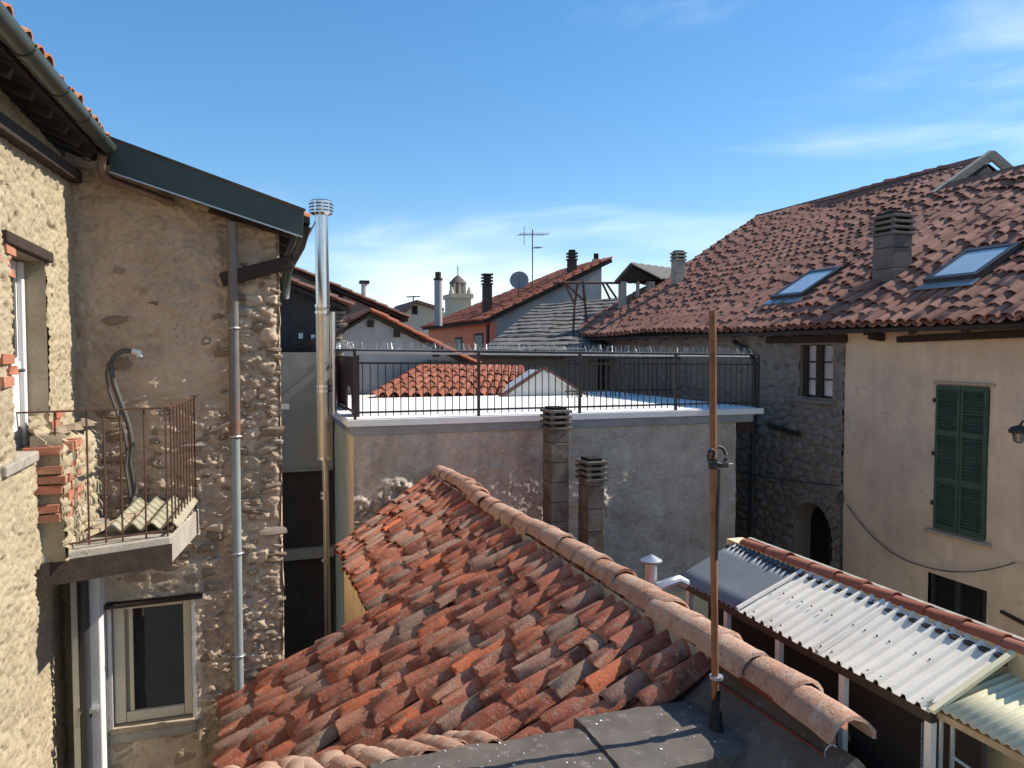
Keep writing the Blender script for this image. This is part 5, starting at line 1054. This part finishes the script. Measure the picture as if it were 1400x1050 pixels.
# belvedere / loft shelter at the end of the right roof
bv = thing('roof_shelter', (13.1, 21.5, 7.0), 'small open rooftop shelter with grey corrugated gable roof on posts', 'shelter')
YV = 20.6; v0 = at(840, 384, Y=YV); v1 = at(862, 359, Y=YV); v2 = at(903, 380, Y=YV)
W2 = Vector((2.6, 1.6, .05))
for a, b in ((v0, v1), (v1, v2)):
    m = MB(); d_n = 14; vs = []
    for i in range(d_n + 1):
        for j in range(2):
            u = i / d_n; pt = a.lerp(b, j) + W2 * u; vs.append(pt + Vector((0, 0, .025 * (i % 2))))
    vs2 = [p - Vector((0, 0, .04)) for p in vs]; n_ = len(vs)
    fs = [(2 * i, 2 * i + 1, 2 * i + 3, 2 * i + 2) for i in range(d_n)] + [(n_ + 2 * i + 2, n_ + 2 * i + 3, n_ + 2 * i + 1, n_ + 2 * i) for i in range(d_n)] + [(0, n_, n_ + 1, 1)] + [(2 * i, 2 * i + 2, n_ + 2 * i + 2, n_ + 2 * i) for i in range(d_n)] + [(2 * i + 1, n_ + 2 * i + 1, n_ + 2 * i + 3, 2 * i + 3) for i in range(d_n)]
    m.add(vs + vs2, fs).build('roof_sheet', 'slate', bv)
MB().prism([v0 + Vector((.08, .1, -.04)), v2 + Vector((-.08, .1, -.04)), v1 + Vector((0, .1, -.06))], (.02, .06, 0)).build('gable_board', 'wood', bv)
for px_, w_ in ((851, .09), (872, .04), (889, .10)):
    p = at(px_, 386, Y=YV + .15); MB().box(p.x - w_, p.x + w_, p.y - w_, p.y + w_, 6.4, p.z + .02).build('post', 'concrete', bv)
MB().box(v0.x, v2.x + 2.2, YV + .8, YV + 2.4, 6.2, 7.35).build('base_wall', 'stonewall', bv)
# dark house left, stone house beyond, far cream house, bell tower
dh = thing('dark_house', (.5, 17.5, 0), 'dark shaded house with a brown tile roof behind the steel flue', 'house')
YD = 15.6; r0 = at(380, 379, Y=YD); r1 = at(478, 419, Y=YD); 
dr_ = r1 - r0; r00 = r0 - dr_ * 1.0
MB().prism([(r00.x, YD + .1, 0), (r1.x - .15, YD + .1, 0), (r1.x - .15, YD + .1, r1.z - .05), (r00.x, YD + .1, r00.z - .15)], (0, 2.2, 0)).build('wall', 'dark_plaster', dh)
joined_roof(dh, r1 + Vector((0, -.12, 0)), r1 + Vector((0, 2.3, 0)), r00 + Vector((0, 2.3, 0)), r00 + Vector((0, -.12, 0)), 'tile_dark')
for i in range(26):
    p = r1 + Vector((-.16 - .1 * random.random(), .06, -.12 - i * .085)); link('stone', random.choice(sg), dh, mat=Matrix.Translation(p) @ Matrix.Diagonal((random.uniform(.07, .15), .06, .045, 1)))
MB().bar(at(383, 482, Y=YD - .1), at(470, 452, Y=YD - .1), .12, .10).build('beam', 'wood', dh)
for px_, py_ in ((411, 459), (428, 461)): p = at(px_, py_, Y=YD + .08); MB().box(p.x - .04, p.x + .04, YD + .05, YD + .1, p.z - .06, p.z + .05).build('insulator', 'white_paint', dh)
aw = thing('alley_wall', (.6, 14.2, 0), 'grey plastered wall with dark lower panels closing the narrow alley', 'wall')
pz = at(420, 482, Y=14.2).z; pm = at(420, 640, Y=14.2).z; pb = at(420, 756, Y=14.2).z
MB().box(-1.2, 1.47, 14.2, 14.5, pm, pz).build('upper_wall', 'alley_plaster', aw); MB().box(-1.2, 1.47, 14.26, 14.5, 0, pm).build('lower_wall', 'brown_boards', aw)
MB().box(-1.2, 1.46, 14.12, 14.26, pb - .09, pb + .09).build('beam', 'alley_plaster', aw); MB().box(-1.2, 1.46, 14.15, 14.258, pm - .05, pm - .002).build('ledge', 'concrete', aw)
fh = thing('far_stone_house', (3, 27, 0), 'far stone house with a small dark window and red roof sloping right', 'house')
YF = 25.0; f0 = at(400, 366, Y=YF); f1_ = at(558, 434, Y=YF); fx0 = at(382, 372, Y=YF)
MB().prism([(f0.x - 2, YF + .15, 0), (f1_.x - .2, YF + .15, 0), (f1_.x - .2, YF + .15, f1_.z - .12), (f0.x, YF + .15, f0.z - .12), (f0.x - 2, YF + .15, f0.z - 1.0)], (0, 5, 0)).build('wall', 'stonewall', fh)
joined_roof(fh, f1_, f1_ + Vector((0, 5.2, .0)), f0 + Vector((0, 5.2, 0)), f0, 'tile_dark', sp=.25, ex=.42)
joined_roof(fh, f0 + Vector((-2.2, 5.2, -1.0)), f0 + Vector((-2.2, 0, -1.0)), f0, f0 + Vector((0, 5.2, 0)), 'tile_dark', sp=.25, ex=.42)
p = at(462, 402, Y=YF); wo = MB().box(p.x - .17, p.x + .17, YF + .10, YF + .148, p.z - .22, p.z + .22).build('window', 'hollow', fh)
p = at(498, 388, Y=YF + .6); b = at(498, 420, Y=YF + .6); cf = MB().tube([(p.x, YF + .6, b.z - .3), (p.x, YF + .6, p.z)], .10, 10).build('chimney_pipe', 'white_plaster', fh, smooth='auto')
MB().box(p.x - .15, p.x + .15, YF + .45, YF + .75, p.z, p.z + .10).build('cap', 'dark_iron', cf)
ch = thing('cream_house', (17, 58, 0), 'distant cream house with a low pitched roof left of the bell tower', 'house')
YC = 55.0; c0 = at(553, 428, Y=YC); c1 = at(569, 415, Y=YC); c2 = at(592, 422, Y=YC); c2 = c1 + (c2 - c1) * 1.6
MB().prism([(c0.x, YC, 0), (c2.x, YC, 0), (c2.x, YC, c2.z), (c1.x, YC, c1.z), (c0.x, YC, c0.z)], (0, 8, 0)).build('wall', 'far_plaster', ch)
for a, b in ((c0, c1), (c1, c2)): MB().add([a + Vector((0, -.3, .02)), b + Vector((0, -.3, .02)), b + Vector((0, 8, .02)), a + Vector((0, 8, .02)), a + Vector((0, -.3, .25)), b + Vector((0, -.3, .25)), b + Vector((0, 8, .25)), a + Vector((0, 8, .25))], [(3, 2, 1, 0), (4, 5, 6, 7), (0, 1, 5, 4), (1, 2, 6, 5), (2, 3, 7, 6), (3, 0, 4, 7)]).build('roof', 'tile_dark', ch)
p = at(567, 424, Y=YC); MB().box(p.x - .2, p.x + .2, YC - .05, YC - .01, p.z - .3, p.z + .3).build('window', 'hollow', ch)
p = at(569, 403, Y=YC); MB().tube([(c1.x, YC + 1, c1.z), (c1.x, YC + 1, p.z)], .05, 6).build('aerial', 'dark_iron', ch); MB().tube([(c1.x - .5, YC + 1, p.z - .1), (c1.x + .5, YC + 1, p.z - .05)], .05, 6).build('aerial_arm', 'dark_iron', ch)
bt = thing('bell_tower', (30, 83, 0), 'distant bell tower with a round lantern and pointed cap', 'tower')
YW = 80.0; kx = lambda px_, py_: at(px_, py_, Y=YW); p = kx(626, 378)
MB().box(kx(613, 420).x, kx(639, 420).x, YW - 1.5, YW + 1.5, 0, kx(626, 409).z).build('shaft', 'far_plaster', bt); MB().box(kx(611, 411).x, kx(641, 411).x, YW - 1.8, YW + 1.8, kx(626, 409).z, kx(626, 403).z).build('cornice', 'far_plaster', bt)
MB().tube([(p.x, YW, kx(626, 403).z), (p.x, YW, kx(626, 388).z)], .72, 14).build('lantern', 'concrete_dark', bt, smooth='auto')
for a in range(8): MB().box(p.x + .74 * math.cos(a * .785) - .12, p.x + .74 * math.cos(a * .785) + .12, YW + .74 * math.sin(a * .785) - .12, YW + .74 * math.sin(a * .785) + .12, kx(626, 403).z, kx(626, 387).z).build('column', 'far_plaster', bt)
MB().tube([(p.x, YW, kx(626, 388).z), (p.x, YW, kx(626, 387).z), (p.x, YW, kx(626, 380).z), (p.x, YW, kx(626, 376).z)], [.95, .95, .45, .06], 14).build('cap', 'concrete_dark', bt, smooth='auto')
MB().tube([(p.x, YW, kx(626, 377).z), (p.x, YW, kx(626, 364).z)], .05, 6).build('finial', 'dark_iron', bt)
for px_ in (614, 638): q_ = kx(px_, 395); MB().tube([(q_.x, YW - 1, kx(626, 403).z), (q_.x, YW - 1, kx(626, 400).z), (q_.x, YW - 1, kx(626, 393).z)], [.3, .28, .06], 8).build('pinnacle', 'far_plaster', bt, smooth='auto')
dmb.build('bird_droppings', 'dropping', pa, kind='stuff')
